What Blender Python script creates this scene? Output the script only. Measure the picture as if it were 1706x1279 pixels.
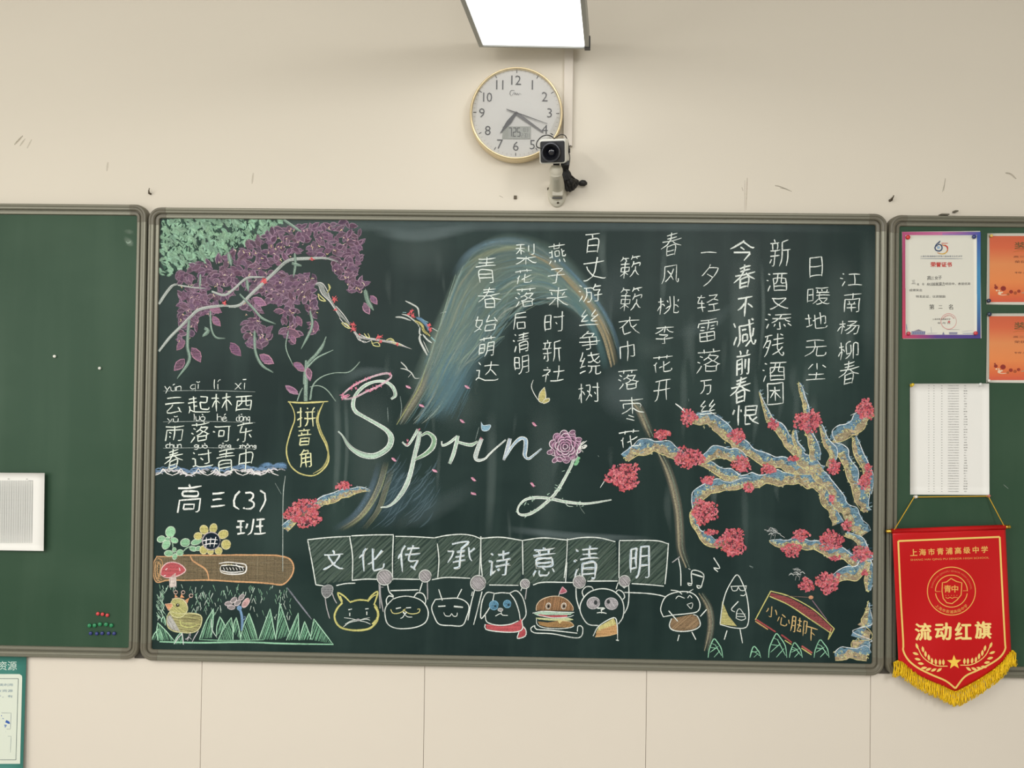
import bpy, math, random
from mathutils import Vector, Matrix
from mathutils.geometry import tessellate_polygon
random.seed(7)
for o in list(bpy.data.objects): bpy.data.objects.remove(o)
SC = bpy.context.scene; COL = SC.collection
# ------------------------------------------------------------------ camera
F, PW, PH, D, CZ = 1280.0, 1706, 1279, 2.06, 1.5
YAW, PIT, ROL = [math.radians(a) for a in (-1.1216, 0.6986, 0.7819)]
f_ = Vector((math.sin(YAW)*math.cos(PIT), math.cos(YAW)*math.cos(PIT), math.sin(PIT)))
r0 = Vector((math.cos(YAW), -math.sin(YAW), 0)); u0 = r0.cross(f_)
R_ = r0*math.cos(ROL)+u0*math.sin(ROL); U_ = u0*math.cos(ROL)-r0*math.sin(ROL)
cam = bpy.data.cameras.new('camera'); cam_o = bpy.data.objects.new('camera', cam); COL.objects.link(cam_o)
cam.sensor_width = 36; cam.lens = 36*F/PW; cam.clip_start = .01
M = Matrix((R_, U_, -f_)).transposed().to_4x4(); M.translation = Vector((0, -D, CZ)); cam_o.matrix_world = M
SC.camera = cam_o
SC.view_settings.view_transform = 'Standard'; SC.view_settings.look = 'None'; SC.view_settings.gamma = 1
SC.view_settings.use_curve_mapping = False; SC.view_settings.exposure = 0.27
SC.cycles.transparent_max_bounces = 96
# ------------------------------------------------------------------ light
w = bpy.data.worlds.new('world'); SC.world = w; w.use_nodes = True
w.node_tree.nodes['Background'].inputs[0].default_value = (.97, .98, 1, 1)
w.node_tree.nodes['Background'].inputs[1].default_value = .55
def area(name, loc, rot, sx, sy, power, col):
    l = bpy.data.lights.new(name, 'AREA'); l.shape = 'RECTANGLE'; l.size = sx; l.size_y = sy; l.energy = power; l.color = col
    o = bpy.data.objects.new(name, l); COL.objects.link(o); o.location = loc; o.rotation_euler = [math.radians(a) for a in rot]
area('left_key_light', (-3.2, -3.0, 1.75), (0, -62, 0), 2.0, 3.0, 52, (1, .98, .94))  # unseen area light in the room, keyed from the left
area('lamp_light', (-1.5, -2.6, 2.5), (18, 0, 0), .3, 1.2, 26, (1, .97, .9))
area('lamp_light', (1.3, -3.0, 2.5), (18, 0, 0), .3, 1.2, 31, (1, .985, .95))
area('lamp_light', (0.0, -4.2, 2.6), (25, 0, 0), 2.4, .6, 36, (1, .985, .95))

# ------------------------------------------------------------------ helpers
def P(px, py, d=0.0):
    """where the photograph's pixel falls on the plane d metres in front of the wall"""
    v = f_ + R_*((px-PW/2)/F) - U_*((py-PH/2)/F)
    t = (D-d)/v.y
    return Vector((v.x*t, -d, CZ+v.z*t))
MM = .00161
def lin(c):
    return tuple(((x/255)/12.92 if x/255 <= .04045 else ((x/255+.055)/1.055)**2.4) for x in c)
def mat(name, col, rough=.5, metal=0, noise=None, nscale=20, stretch=(1,1,1), bump=0, bscale=200, spec=.5, emit=None):
    m = bpy.data.materials.new(name); m.use_nodes = True; nt = m.node_tree; b = nt.nodes['Principled BSDF']
    c = lin(col); b.inputs['Base Color'].default_value = (*c, 1)
    b.inputs['Roughness'].default_value = rough; b.inputs['Metallic'].default_value = metal
    b.inputs['Specular IOR Level'].default_value = spec
    tc = nt.nodes.new('ShaderNodeTexCoord')
    amt = .04 if noise is None else noise
    mp = nt.nodes.new('ShaderNodeMapping'); mp.inputs['Scale'].default_value = stretch
    nz = nt.nodes.new('ShaderNodeTexNoise'); nz.inputs['Scale'].default_value = nscale; nz.inputs['Detail'].default_value = 4
    mx = nt.nodes.new('ShaderNodeMix'); mx.data_type = 'RGBA'
    mx.inputs[6].default_value = (*[x*(1-amt) for x in c], 1); mx.inputs[7].default_value = (*[min(1, x*(1+amt)) for x in c], 1)
    nt.links.new(tc.outputs['Object'], mp.inputs[0]); nt.links.new(mp.outputs[0], nz.inputs['Vector'])
    nt.links.new(nz.outputs[0], mx.inputs[0]); nt.links.new(mx.outputs[2], b.inputs['Base Color'])
    if bump:
        bn = nt.nodes.new('ShaderNodeTexNoise'); bn.inputs['Scale'].default_value = bscale
        bp = nt.nodes.new('ShaderNodeBump'); bp.inputs['Strength'].default_value = bump; bp.inputs['Distance'].default_value = .002
        nt.links.new(tc.outputs['Object'], bn.inputs['Vector']); nt.links.new(bn.outputs[0], bp.inputs['Height']); nt.links.new(bp.outputs[0], b.inputs['Normal'])
    if emit:
        b.inputs['Emission Color'].default_value = (1, 1, 1, 1); b.inputs['Emission Strength'].default_value = emit
    return m
def attr_mat(name, rough=.6):
    m = bpy.data.materials.new(name); m.use_nodes = True; nt = m.node_tree; b = nt.nodes['Principled BSDF']
    a = nt.nodes.new('ShaderNodeAttribute'); a.attribute_name = 'Col'; nt.links.new(a.outputs['Color'], b.inputs['Base Color'])
    b.inputs['Roughness'].default_value = rough
    return m
def chalk_mat():
    m = bpy.data.materials.new('chalk'); m.use_nodes = True; nt = m.node_tree; N = nt.nodes.new; L = nt.links.new
    b = nt.nodes['Principled BSDF']; out = nt.nodes['Material Output']; b.inputs['Roughness'].default_value = .95; b.inputs['Specular IOR Level'].default_value = .1
    a = N('ShaderNodeAttribute'); a.attribute_name = 'Col'
    L(a.outputs['Color'], b.inputs['Base Color'])
    tc = N('ShaderNodeTexCoord'); n1 = N('ShaderNodeTexNoise'); n1.inputs['Scale'].default_value = 420; n1.inputs['Detail'].default_value = 2
    L(tc.outputs['Object'], n1.inputs['Vector'])
    mp = N('ShaderNodeMapping'); mp.inputs['Scale'].default_value = (14, 420, 1); L(tc.outputs['UV'], mp.inputs[0])
    n2 = N('ShaderNodeTexNoise'); n2.inputs['Scale'].default_value = 1; n2.inputs['Detail'].default_value = 2; L(mp.outputs[0], n2.inputs['Vector'])
    def ma(op, x, y=None, clamp=False):
        k = N('ShaderNodeMath'); k.operation = op; k.use_clamp = clamp
        for i, q in enumerate((x, y)):
            if q is None: continue
            if isinstance(q, (int, float)): k.inputs[i].default_value = q
            else: L(q, k.inputs[i])
        return k.outputs[0]
    s = ma('ADD', ma('MULTIPLY', n1.outputs[0], .45), ma('MULTIPLY', n2.outputs[0], .55))
    s = ma('ADD', ma('MULTIPLY', ma('MULTIPLY', ma('SUBTRACT', s, .5), 3.2), ma('MINIMUM', ma('ADD', ma('MULTIPLY', a.outputs['Alpha'], 1.6), .15), 1.0)), 1.0)
    al = ma('MULTIPLY', a.outputs['Alpha'], ma('MAXIMUM', s, 0.0), True)
    tr = N('ShaderNodeBsdfTransparent'); mx = N('ShaderNodeMixShader')
    L(al, mx.inputs[0]); L(tr.outputs[0], mx.inputs[1]); L(b.outputs[0], mx.inputs[2]); L(mx.outputs[0], out.inputs[0])
    return m
CHALK = chalk_mat(); INK = attr_mat('printed_ink')
def prop(o, label=None, cat=None, group=None, kind=None):
    if label: o['label'] = label
    if cat: o['category'] = cat
    if group: o['group'] = group
    if kind: o['kind'] = kind
    return o
def mesh(name, vs, fs, m, parent=None, smooth=False, **k):
    me = bpy.data.meshes.new(name); me.from_pydata([tuple(v) for v in vs], [], fs); me.update()
    if smooth:
        for p in me.polygons: p.use_smooth = True
    me.materials.append(m); o = bpy.data.objects.new(name, me); COL.objects.link(o)
    if parent: o.parent = parent; o.matrix_parent_inverse = parent.matrix_basis.inverted()
    return prop(o, **k)
def empty(name, loc, label, cat, group=None):
    o = bpy.data.objects.new(name, None); COL.objects.link(o); o.location = loc; o.empty_display_size = .05
    return prop(o, label, cat, group)
class MB:
    """collects shapes into one mesh"""
    def __init__(s): s.v = []; s.f = []
    def add(s, vs, fs, T=None):
        n = len(s.v); s.v += [(T @ Vector(v)) if T else Vector(v) for v in vs]; s.f += [tuple(i+n for i in f) for f in fs]; return s
    def box(s, x0, y0, z0, x1, y1, z1, T=None, bev=0):
        if bev <= 0:
            v = [(x, y, z) for x in (x0, x1) for y in (y0, y1) for z in (z0, z1)]
            return s.add(v, [(0,1,3,2),(4,6,7,5),(0,4,5,1),(2,3,7,6),(0,2,6,4),(1,5,7,3)], T)
        # rounded rectangle in XZ, extruded along Y with a chamfer
        def ring(y, ins):
            pts = []
            for cx, cz, a0 in ((x1-bev, z1-bev, 0), (x0+bev, z1-bev, 90), (x0+bev, z0+bev, 180), (x1-bev, z0+bev, 270)):
                for k in range(5):
                    a = math.radians(a0+k*22.5); r = bev-ins
                    pts.append((cx+math.cos(a)*r, y, cz+math.sin(a)*r))
            return pts
        c = bev*.35; R = [ring(y0, c), ring(y0+c, 0), ring(y1-c, 0), ring(y1, c)]; n = 20
        v = sum(R, []); f = [(i*n+j, i*n+(j+1) % n, (i+1)*n+(j+1) % n, (i+1)*n+j) for i in range(3) for j in range(n)]
        f += [tuple(range(n)), tuple(range(4*n-1, 3*n-1, -1))]
        return s.add(v, f, T)
    def lathe(s, prof, n=48, T=None, cap=False):
        """profile of (radius, y) spun about Y"""
        v = [(r*math.cos(2*math.pi*k/n), y, r*math.sin(2*math.pi*k/n)) for r, y in prof for k in range(n)]
        f = [(i*n+k, i*n+(k+1) % n, (i+1)*n+(k+1) % n, (i+1)*n+k) for i in range(len(prof)-1) for k in range(n)]
        if cap: f += [tuple(range(n)), tuple((len(prof)-1)*n+k for k in range(n))]
        return s.add(v, f, T)
    def tube(s, pts, r, n=8):
        pts = [Vector(p) for p in pts]; m = len(pts); v = []; rr = r if isinstance(r, (list, tuple)) else [r]*m
        up = Vector((.13, .21, .97))
        for i, p in enumerate(pts):
            t = (pts[min(i+1, m-1)]-pts[max(i-1, 0)]).normalized(); a = t.cross(up)
            if a.length < .05: a = t.cross(Vector((1, 0, 0)))
            a.normalize(); b = t.cross(a)
            v += [p+(a*math.cos(2*math.pi*k/n)+b*math.sin(2*math.pi*k/n))*rr[i] for k in range(n)]
        f = [(i*n+k, i*n+(k+1) % n, (i+1)*n+(k+1) % n, (i+1)*n+k) for i in range(m-1) for k in range(n)]
        f += [tuple(range(n)), tuple((m-1)*n+k for k in range(n))]
        return s.add(v, f)
    def build(s, name, m, parent=None, smooth=False, **k): return mesh(name, s.v, s.f, m, parent, smooth, **k)
def spline(pts, step=4.0):
    """Catmull-Rom through points of any dimension, sampled about every `step`"""
    if len(pts) < 3: return [tuple(p) for p in pts] if len(pts) < 2 or True else pts
    p = [tuple(2*a-b for a, b in zip(pts[0], pts[1]))]+list(pts)+[tuple(2*a-b for a, b in zip(pts[-1], pts[-2]))]
    out = []
    for i in range(1, len(p)-2):
        n = max(2, int(math.dist(p[i][:2], p[i+1][:2])/step))
        for k in range(n):
            t = k/n
            out.append(tuple(.5*(2*b+(c-a)*t+(2*a-5*b+4*c-d)*t*t+(3*b-3*c+d-a)*t**3) for a, b, c, d in zip(p[i-1], p[i], p[i+1], p[i+2])))
    out.append(tuple(pts[-1])); return out
def inside(poly, x, y):
    c = False
    for (x0, y0), (x1, y1) in zip(poly, poly[1:]+poly[:1]):
        if (y0 > y) != (y1 > y) and x < (x1-x0)*(y-y0)/(y1-y0)+x0: c = not c
    return c
def scatter(poly, n, rnd):
    xs = [p[0] for p in poly]; ys = [p[1] for p in poly]; out = []
    while len(out) < n:
        x, y = rnd.uniform(min(xs), max(xs)), rnd.uniform(min(ys), max(ys))
        if inside(poly, x, y): out.append((x, y))
    return out
def Z(ox, oy, s):
    return lambda *pts: [(ox+p[0]/s, oy+p[1]/s)+tuple(q/s for q in p[2:]) for p in pts]
BOARD = .0125   # the writing surface stands this far off the wall
def vary(c, a, rnd=random): 
    k = 1+rnd.uniform(-a, a); return tuple(max(0, min(255, x*k+rnd.uniform(-a, a)*30)) for x in c)
class Chalk:
    """chalk (or flat print) laid on a surface; points are given where the photograph shows them and land on that surface"""
    def __init__(s, base=.0003, surf=None, ink=False, inc=3e-7):
        s.inc = 2e-6 if ink else inc
        s.v = []; s.f = []; s.c = []; s.uv = []; s.k = 0; s.base = base; s.surf = surf or (lambda x, y: BOARD); s.ink = ink; s.r = random.Random(len(LOG)*17+3); LOG.append(1)
    def pt(s, x, y): return P(x, y, s.surf(x, y)+s.base+s.k*s.inc)
    def stroke(s, pts, width=2.2, col=(225, 235, 228), cov=.85, taper=(.6, .5), smooth=True, soft=True, wob=0, step=3.0):
        if smooth and len(pts) > 2: pts = spline(pts, step)
        elif wob or len(pts) == 2:
            q = []
            for a, b in zip(pts, pts[1:]):
                n = max(1, int(math.dist(a[:2], b[:2])/6)); q += [tuple(u+(v-u)*k/n for u, v in zip(a, b)) for k in range(n)]
            pts = q+[tuple(pts[-1])]
        n = len(pts); L = lin(col); acc = 0; s.k += 1; cols = (-1, -.55, .55, 1) if soft and not s.ink else (-1, 1); m = len(cols); v0 = len(s.v)
        useed = s.r.uniform(0, 50)
        for i, p in enumerate(pts):
            a = pts[max(i-1, 0)]; b = pts[min(i+1, n-1)]; dx, dy = b[0]-a[0], b[1]-a[1]; l = math.hypot(dx, dy) or 1; nx, ny = -dy/l, dx/l
            if i: acc += math.dist(p[:2], pts[i-1][:2])*MM
            t = i/max(1, n-1); wd = (p[2] if len(p) > 2 else width)/2
            e = 1
            if t < .15: e = taper[0]+(1-taper[0])*t/.15
            if t > .75: e = min(e, taper[1]+(1-taper[1])*(1-t)/.25)
            if wob: wd *= 1+s.r.uniform(-wob, wob)
            for c in cols:
                s.v.append(s.pt(p[0]+nx*wd*c*e, p[1]+ny*wd*c*e)); s.c.append((*L, cov*(.35 if abs(c) == 1 and m > 2 else 1))); s.uv.append((acc+useed, c*wd*MM+useed))
            if i:
                q = v0+(i-1)*m; s.f += [(q+k, q+k+1, q+m+k+1, q+m+k) for k in range(m-1)]
        return s
    def smear(s, pts, col, cov=.2, step=10, grain=1):
        """wide soft rubbed streak; points (x, y, width)"""
        pts = spline(pts, step); n = len(pts); L = lin(col); s.k += 1; v0 = len(s.v); acc = 0; us = s.r.uniform(0, 50)
        prof = ((-1, 0), (-.7, .45), (-.3, 1), (.3, 1), (.7, .45), (1, 0))
        for i, p in enumerate(pts):
            a = pts[max(i-1, 0)]; b = pts[min(i+1, n-1)]; dx, dy = b[0]-a[0], b[1]-a[1]; l = math.hypot(dx, dy) or 1; nx, ny = -dy/l, dx/l
            if i: acc += math.dist(p[:2], pts[i-1][:2])*MM
            e = min(1, i/(n*.2+1), (n-1-i)/(n*.25+1))
            for c, al in prof:
                w_ = p[2]/2; s.v.append(s.pt(p[0]+nx*w_*c, p[1]+ny*w_*c)); s.c.append((*L, cov*al*e)); s.uv.append((acc+us, c*w_*MM*grain+us))
            if i:
                q = v0+(i-1)*6; s.f += [(q+k, q+k+1, q+7+k, q+6+k) for k in range(5)]
        return s
    def fill(s, pts, col, cov=.8, smooth=False):
        if smooth: pts = spline(list(pts)+[pts[0]], 3)[:-1]
        s.k += 1; v0 = len(s.v); L = lin(col); us = s.r.uniform(0, 9)
        for p in pts: s.v.append(s.pt(p[0], p[1])); s.c.append((*L, cov)); s.uv.append((p[0]*MM+us, p[1]*MM))
        for t in tessellate_polygon([[Vector((p[0], p[1], 0)) for p in pts]]): s.f.append(tuple(v0+i for i in t))
        return s
    def hatch(s, poly, col, ang=45, gap=3, width=1.6, cov=.6, jit=.3):
        a = math.radians(ang); ca, sa = math.cos(a), math.sin(a)
        rot = [(x*ca+y*sa, -x*sa+y*ca) for x, y in poly]; y0, y1 = min(p[1] for p in rot), max(p[1] for p in rot); y = y0+gap*.5
        while y < y1:
            yy = y+s.r.uniform(-jit, jit)*gap; xs = []
            for (ax, ay), (bx, by) in zip(rot, rot[1:]+rot[:1]):
                if (ay > yy) != (by > yy): xs.append(ax+(bx-ax)*(yy-ay)/(by-ay))
            xs.sort()
            for A, B in zip(xs[::2], xs[1::2]):
                if B-A > .8:
                    u = yy+s.r.uniform(-.3, .3)*gap; s.stroke([(A*ca-yy*sa, A*sa+yy*ca), (B*ca-u*sa, B*sa+u*ca)], width, vary(col, .05, s.r), cov*s.r.uniform(.7, 1.15), soft=False)
            y += gap
        return s
    def blob(s, cx, cy, rx, ry, col, cov=.8, ang=0, n=12, line=None, lw=1.2):
        a = math.radians(ang); pts = []
        for k in range(n):
            t = 2*math.pi*k/n; x, y = rx*math.cos(t), ry*math.sin(t); pts.append((cx+x*math.cos(a)-y*math.sin(a), cy+x*math.sin(a)+y*math.cos(a)))
        if cov: s.fill(pts, col, cov)
        if line: s.stroke(pts+pts[:2], lw, line, .8, soft=False)
        return s
    def glyph(s, ch, x0, y0, x1, y1, width=2.1, col=(226, 236, 230), cov=.95, slant=.11, M=None):
        S, bb = GL[ch]; r = s.r; gw = max(1, bb[2]-bb[0]); gh = max(1, bb[3]-bb[1]); a1, a2 = r.uniform(0, 6), r.uniform(0, 6)
        for st in S:
            q = []
            for x, y in st:
                u = (x-bb[0])/gw; v = (y-bb[1])/gh if bb[3]-bb[1] > 6 else .5
                u2 = u+.035*math.sin(5*v+a1)+.03*(v-.5); v2 = v+slant*(u-.5)+.03*math.sin(5*u+a2)
                q.append((x0+(x1-x0)*u2, y1-(y1-y0)*v2))
            if st[0] != st[-1]:
                dx, dy = q[-1][0]-q[0][0], q[-1][1]-q[0][1]
                if dy < -abs(dx)*.5 or (abs(dy) <= abs(dx)*.5 and dx < 0): q = q[::-1]
            if len(q) == 2: 
                mx, my = (q[0][0]+q[1][0])/2, (q[0][1]+q[1][1])/2; b = r.uniform(-.05, .05); q = [q[0], (mx+(q[1][1]-q[0][1])*b, my-(q[1][0]-q[0][0])*b), q[1]]
            s.stroke(q, width*r.uniform(.85, 1.12), col, cov*r.uniform(.9, 1.1), taper=(1.0, .45), smooth=len(q) == 3, wob=.12)
        return s
    def word(s, txt, x0, y0, x1, y1, width=1.6, **k):
        """latin letters between y0 (top of tall letters) and y1 (baseline)"""
        adv = [LM[c][2]-LM[c][0]+.09 for c in txt]; sc = (x1-x0)/sum(adv); H = (y1-y0)/.70; x = x0
        for c, a in zip(txt, adv):
            m_ = LM[c]; s.glyph(c, x, y1-m_[3]*H, x+(m_[2]-m_[0])*sc, y1-m_[1]*H, width, slant=.04, **k); x += a*sc
        return s
    def pastel(s):
        s.c = [(*[(.78*x+.22*(.3*q[0]+.55*q[1]+.15*q[2]))*1.12 for x in q[:3]], q[3]) for q in s.c]
    def build(s, name, parent=None, m=None, **k):
        if not s.ink: s.pastel()
        me = bpy.data.meshes.new(name); me.from_pydata([tuple(v) for v in s.v], [], s.f)
        ca = me.color_attributes.new('Col', 'FLOAT_COLOR', 'POINT'); ca.data.foreach_set('color', [x for c in s.c for x in c])
        ul = me.uv_layers.new(name='UVMap'); li = [0]*len(me.loops); me.loops.foreach_get('vertex_index', li)
        ul.data.foreach_set('uv', [x for i in li for x in s.uv[i]])
        me.materials.append(m or (INK if s.ink else CHALK)); o = bpy.data.objects.new(name, me); COL.objects.link(o)
        if parent: o.parent = parent; o.matrix_parent_inverse = parent.matrix_basis.inverted()
        return prop(o, **k)
    # printed type set from the interface font
    def type(s, body, cx, cy, h, col=(30, 30, 30), w=None, bold=0, rot=0, sp=1, align='CENTER', arc=None, fat=0):
        if fat:
            for dx, dy in ((0, 0), (fat, 0), (-fat, 0), (0, fat*.7), (0, -fat*.7), (fat*.6, fat*.5), (-fat*.6, -fat*.5)): s.type(body, cx+dx, cy+dy, h, col, w, 0, rot, sp, align, arc)
            return s
        cu = bpy.data.curves.new('type', 'FONT'); cu.body = body; cu.size = 1; cu.resolution_u = 2; cu.offset = bold; cu.space_character = sp
        o = bpy.data.objects.new('type', cu); COL.objects.link(o); dg = bpy.context.evaluated_depsgraph_get(); me = bpy.data.meshes.new_from_object(o.evaluated_get(dg))
        vs = [(v.co.x, v.co.y) for v in me.vertices]; fs = [tuple(p.vertices) for p in me.polygons]
        bpy.data.objects.remove(o); bpy.data.curves.remove(cu); bpy.data.meshes.remove(me)
        if not vs: return s
        x0, x1 = min(v[0] for v in vs), max(v[0] for v in vs); y0, y1 = min(v[1] for v in vs), max(v[1] for v in vs)
        sy = h/max(.05, (y1-y0)); sx = (w/(x1-x0)) if w else sy; mx, my = (x0+x1)/2, (y0+y1)/2; a = math.radians(rot); n = len(s.v); s.k += 1; L = lin(col)
        for x, y in vs:
            u, v = (x-mx)*sx, -(y-my)*sy
            if align == 'LEFT': u += (x1-x0)*sx/2
            if arc:   # (radius, centre angle, side)
                R, c, sd = arc; th = math.radians(c)+sd*u/R; rr = R-sd*v; X, Y = cx+rr*math.sin(th), cy-rr*math.cos(th)
            else: X, Y = cx+u*math.cos(a)-v*math.sin(a), cy+u*math.sin(a)+v*math.cos(a)
            s.v.append(s.pt(X, Y)); s.c.append((*L, 1)); s.uv.append((X, Y))
        s.f += [tuple(i+n for i in f) for f in fs]; return s
    def grad(s, x0, y0, x1, y1, stops, horiz=False, sc=None):
        """printed rectangle; stops = (t, colour)"""
        s.k += 1
        for (t0, c0), (t1, c1) in zip(stops, stops[1:]):
            n = len(s.v)
            q = [(x0, t0), (x1, t0), (x1, t1), (x0, t1)]
            for i, (x, t) in enumerate(q):
                X, Y = (x, y0+(y1-y0)*t) if not horiz else (x0+(x1-x0)*t, y0 if x == x0 else y1)
                s.v.append(s.pt(X, Y)); s.c.append((*lin(c0 if i < 2 else c1), 1)); s.uv.append((X, Y))
            s.f.append((n, n+1, n+2, n+3))
        return s
LOG = []
# pen strokes of each character: the interface font's outline is thinned to its centre lines
import numpy as np
from collections import Counter
def raster(ch, N=110):
    cu = bpy.data.curves.new('t', 'FONT'); cu.body = ch; cu.size = 1; cu.resolution_u = 6
    o = bpy.data.objects.new('t', cu); COL.objects.link(o)
    dg = bpy.context.evaluated_depsgraph_get(); me = bpy.data.meshes.new_from_object(o.evaluated_get(dg))
    v = np.array([x.co[:2] for x in me.vertices]); me.calc_loop_triangles(); tris = [tuple(x.vertices) for x in me.loop_triangles]
    bpy.data.objects.remove(o); bpy.data.curves.remove(cu); bpy.data.meshes.remove(me)
    mn = v.min(0); mx = v.max(0); s = (N-8)/max(mx-mn); vv = (v-mn)*s+4
    img = np.zeros((int((mx-mn)[1]*s)+9, int((mx-mn)[0]*s)+9), bool); Y, X = np.mgrid[0:img.shape[0], 0:img.shape[1]]
    for a, b, c in tris:
        A, B, C = vv[a], vv[b], vv[c]
        if abs((B[0]-A[0])*(C[1]-A[1])-(B[1]-A[1])*(C[0]-A[0])) < .3: continue
        d = lambda S, Q: (Q[0]-S[0])*(Y-S[1])-(Q[1]-S[1])*(X-S[0])
        x, y, z = d(A, B), d(B, C), d(C, A)
        img |= ((x >= 0) & (y >= 0) & (z >= 0)) | ((x <= 0) & (y <= 0) & (z <= 0))
    return img, tuple(float(q) for q in (*mn, *mx))
def thin(im):
    im = im.astype(np.uint8).copy()
    while True:
        ch = False
        for st in (0, 1):
            G = np.pad(im, 1); n = [G[:-2, 1:-1], G[:-2, 2:], G[1:-1, 2:], G[2:, 2:], G[2:, 1:-1], G[2:, :-2], G[1:-1, :-2], G[:-2, :-2]]
            B = sum(x.astype(int) for x in n); A = sum(((n[i] == 0) & (n[(i+1) % 8] == 1)).astype(int) for i in range(8))
            c = (im == 1) & (B >= 2) & (B <= 6) & (A == 1)
            c &= (n[0]*n[2]*n[4] == 0) & (n[2]*n[4]*n[6] == 0) if st == 0 else (n[0]*n[2]*n[6] == 0) & (n[0]*n[4]*n[6] == 0)
            if c.any(): im[c] = 0; ch = True
        if not ch: return im
def rdp(p, e):
    if len(p) < 3: return p
    a, b = np.array(p[0], float), np.array(p[-1], float); d = b-a; L = np.hypot(*d); q = np.array(p, float)
    dist = np.abs(d[0]*(q[:, 1]-a[1])-d[1]*(q[:, 0]-a[0]))/L if L > 0 else np.hypot(*(q-a).T)
    i = int(dist.argmax())
    return [p[0], p[-1]] if dist[i] <= e else rdp(p[:i+1], e)[:-1]+rdp(p[i:], e)
def trace(sk):
    pts = set((int(x), int(y)) for y, x in zip(*np.nonzero(sk)))
    nb = lambda p: [(p[0]+dx, p[1]+dy) for dx in (-1, 0, 1) for dy in (-1, 0, 1) if (dx or dy) and (p[0]+dx, p[1]+dy) in pts]
    deg = {p: len(nb(p)) for p in pts}; node = {p for p in pts if deg[p] != 2}; cl = {}; cent = []
    for p in sorted(node):
        if p in cl: continue
        st = [p]; cl[p] = len(cent); m = []
        while st:
            q = st.pop(); m.append(q)
            for r in nb(q):
                if r in node and r not in cl: cl[r] = cl[p]; st.append(r)
        cent.append((float(np.mean([a[0] for a in m])), float(np.mean([a[1] for a in m]))))
    used = set(); paths = []
    for p in sorted(node):
        for q in nb(p):
            if q in node or q in used: continue
            path = [cent[cl[p]]]; cur = q; prev = p; e = -1
            while True:
                used.add(cur); path.append(cur)
                nx = [r for r in nb(cur) if r != prev and (r in node or r not in used)]
                nn = [r for r in nx if r in node and not (cl[r] == cl[p] and len(path) < 4)]
                if nn: path.append(cent[cl[nn[0]]]); e = cl[nn[0]]; break
                nx = [r for r in nx if r not in node]
                if not nx: break
                prev, cur = cur, nx[0]
            paths.append((path, cl[p], e))
    rest = pts-used-node
    while rest:
        p = min(rest); rest.discard(p); path = [p]; cur = p
        while True:
            nx = [r for r in nb(cur) if r in rest]
            if not nx: break
            cur = nx[0]; rest.discard(cur); path.append(cur)
        path.append(p); paths.append((path, -1, -1))
    cnt = Counter(); out = []
    for _, a, b in paths: cnt[a] += 1; cnt[b] += 1
    for path, a, b in paths:
        L = sum(math.dist(u, v) for u, v in zip(path, path[1:]))
        if L < 6 and (cnt[a] == 1 or cnt[b] == 1) and (cnt[a] > 2 or cnt[b] > 2): continue
        out.append([path, a, b])
    def dirn(path, end):
        p = path if end == 0 else path[::-1]; k = min(7, len(p)-1); v = np.array(p[k], float)-np.array(p[0], float); return v/(np.hypot(*v)+1e-9)
    while True:      # join the straightest pair at each crossing
        best = (-.75, None); ends = {}
        for i, (p, a, b) in enumerate(out):
            if a >= 0: ends.setdefault(a, []).append((i, 0))
            if b >= 0: ends.setdefault(b, []).append((i, 1))
        for l in ends.values():
            for x in range(len(l)):
                for y in range(x+1, len(l)):
                    if l[x][0] == l[y][0]: continue
                    d = float(dirn(out[l[x][0]][0], l[x][1]) @ dirn(out[l[y][0]][0], l[y][1]))
                    if d < best[0]: best = (d, (l[x], l[y]))
        if not best[1]: break
        (i, ei), (j, ej) = best[1]; pi, ai, bi = out[i]; pj, aj, bj = out[j]
        if ei == 0: pi = pi[::-1]; ai, bi = bi, ai
        if ej == 1: pj = pj[::-1]; aj, bj = bj, aj
        out = [o for k, o in enumerate(out) if k not in (i, j)]+[[pi+pj[1:], ai, bj]]
    return [rdp(list(o[0]), 1.8) for o in out]
GL = {}; LM = {}
def learn(txt):
    for ch in txt:
        if ch in GL: continue
        img, m = raster(ch); S = trace(thin(img))
        if ch == '春': S = [[(16, 55), (48, 58)], [(17, 47), (46, 49)], [(3, 38), (61, 42)], [(31, 63), (28, 46), (18, 31), (2, 20)], [(34, 40), (44, 31), (63, 23)], [(20, 27), (20, 1)], [(20, 26), (44, 28), (44, 1)], [(21, 14), (43, 15)], [(21, 3), (43, 4)]]
        if ch == '枣': S = [[(4, 54), (60, 54)], [(32, 63), (32, 18)], [(12, 44), (12, 31)], [(12, 44), (52, 44), (52, 34)], [(30, 34), (18, 24), (6, 18)], [(34, 34), (46, 24), (60, 18)], [(22, 14), (36, 9)], [(18, 5), (38, 0)]]
        if ch == 'g': S = [[(45, 60), (30, 63), (18, 56), (14, 44), (20, 34), (32, 31), (44, 38), (46, 46)], [(46, 62), (46, 12), (38, 2), (24, 0), (12, 6)]]
        xs = [p[0] for t in S for p in t]; ys = [p[1] for t in S for p in t]; GL[ch] = (S, (min(xs), min(ys), max(xs), max(ys))); LM[ch] = m
learn('云起林西雨落河东春过青中高三班拼音角文化传承诗意清明江南杨柳日暖地无尘新酒又添残困今不减前恨一夕轻雷万丝风桃李花开簌衣巾枣百丈游争绕树燕子来时社梨后始萌达小心脚下3()yúnqǐlíxīǔuòhédōgcz')

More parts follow.
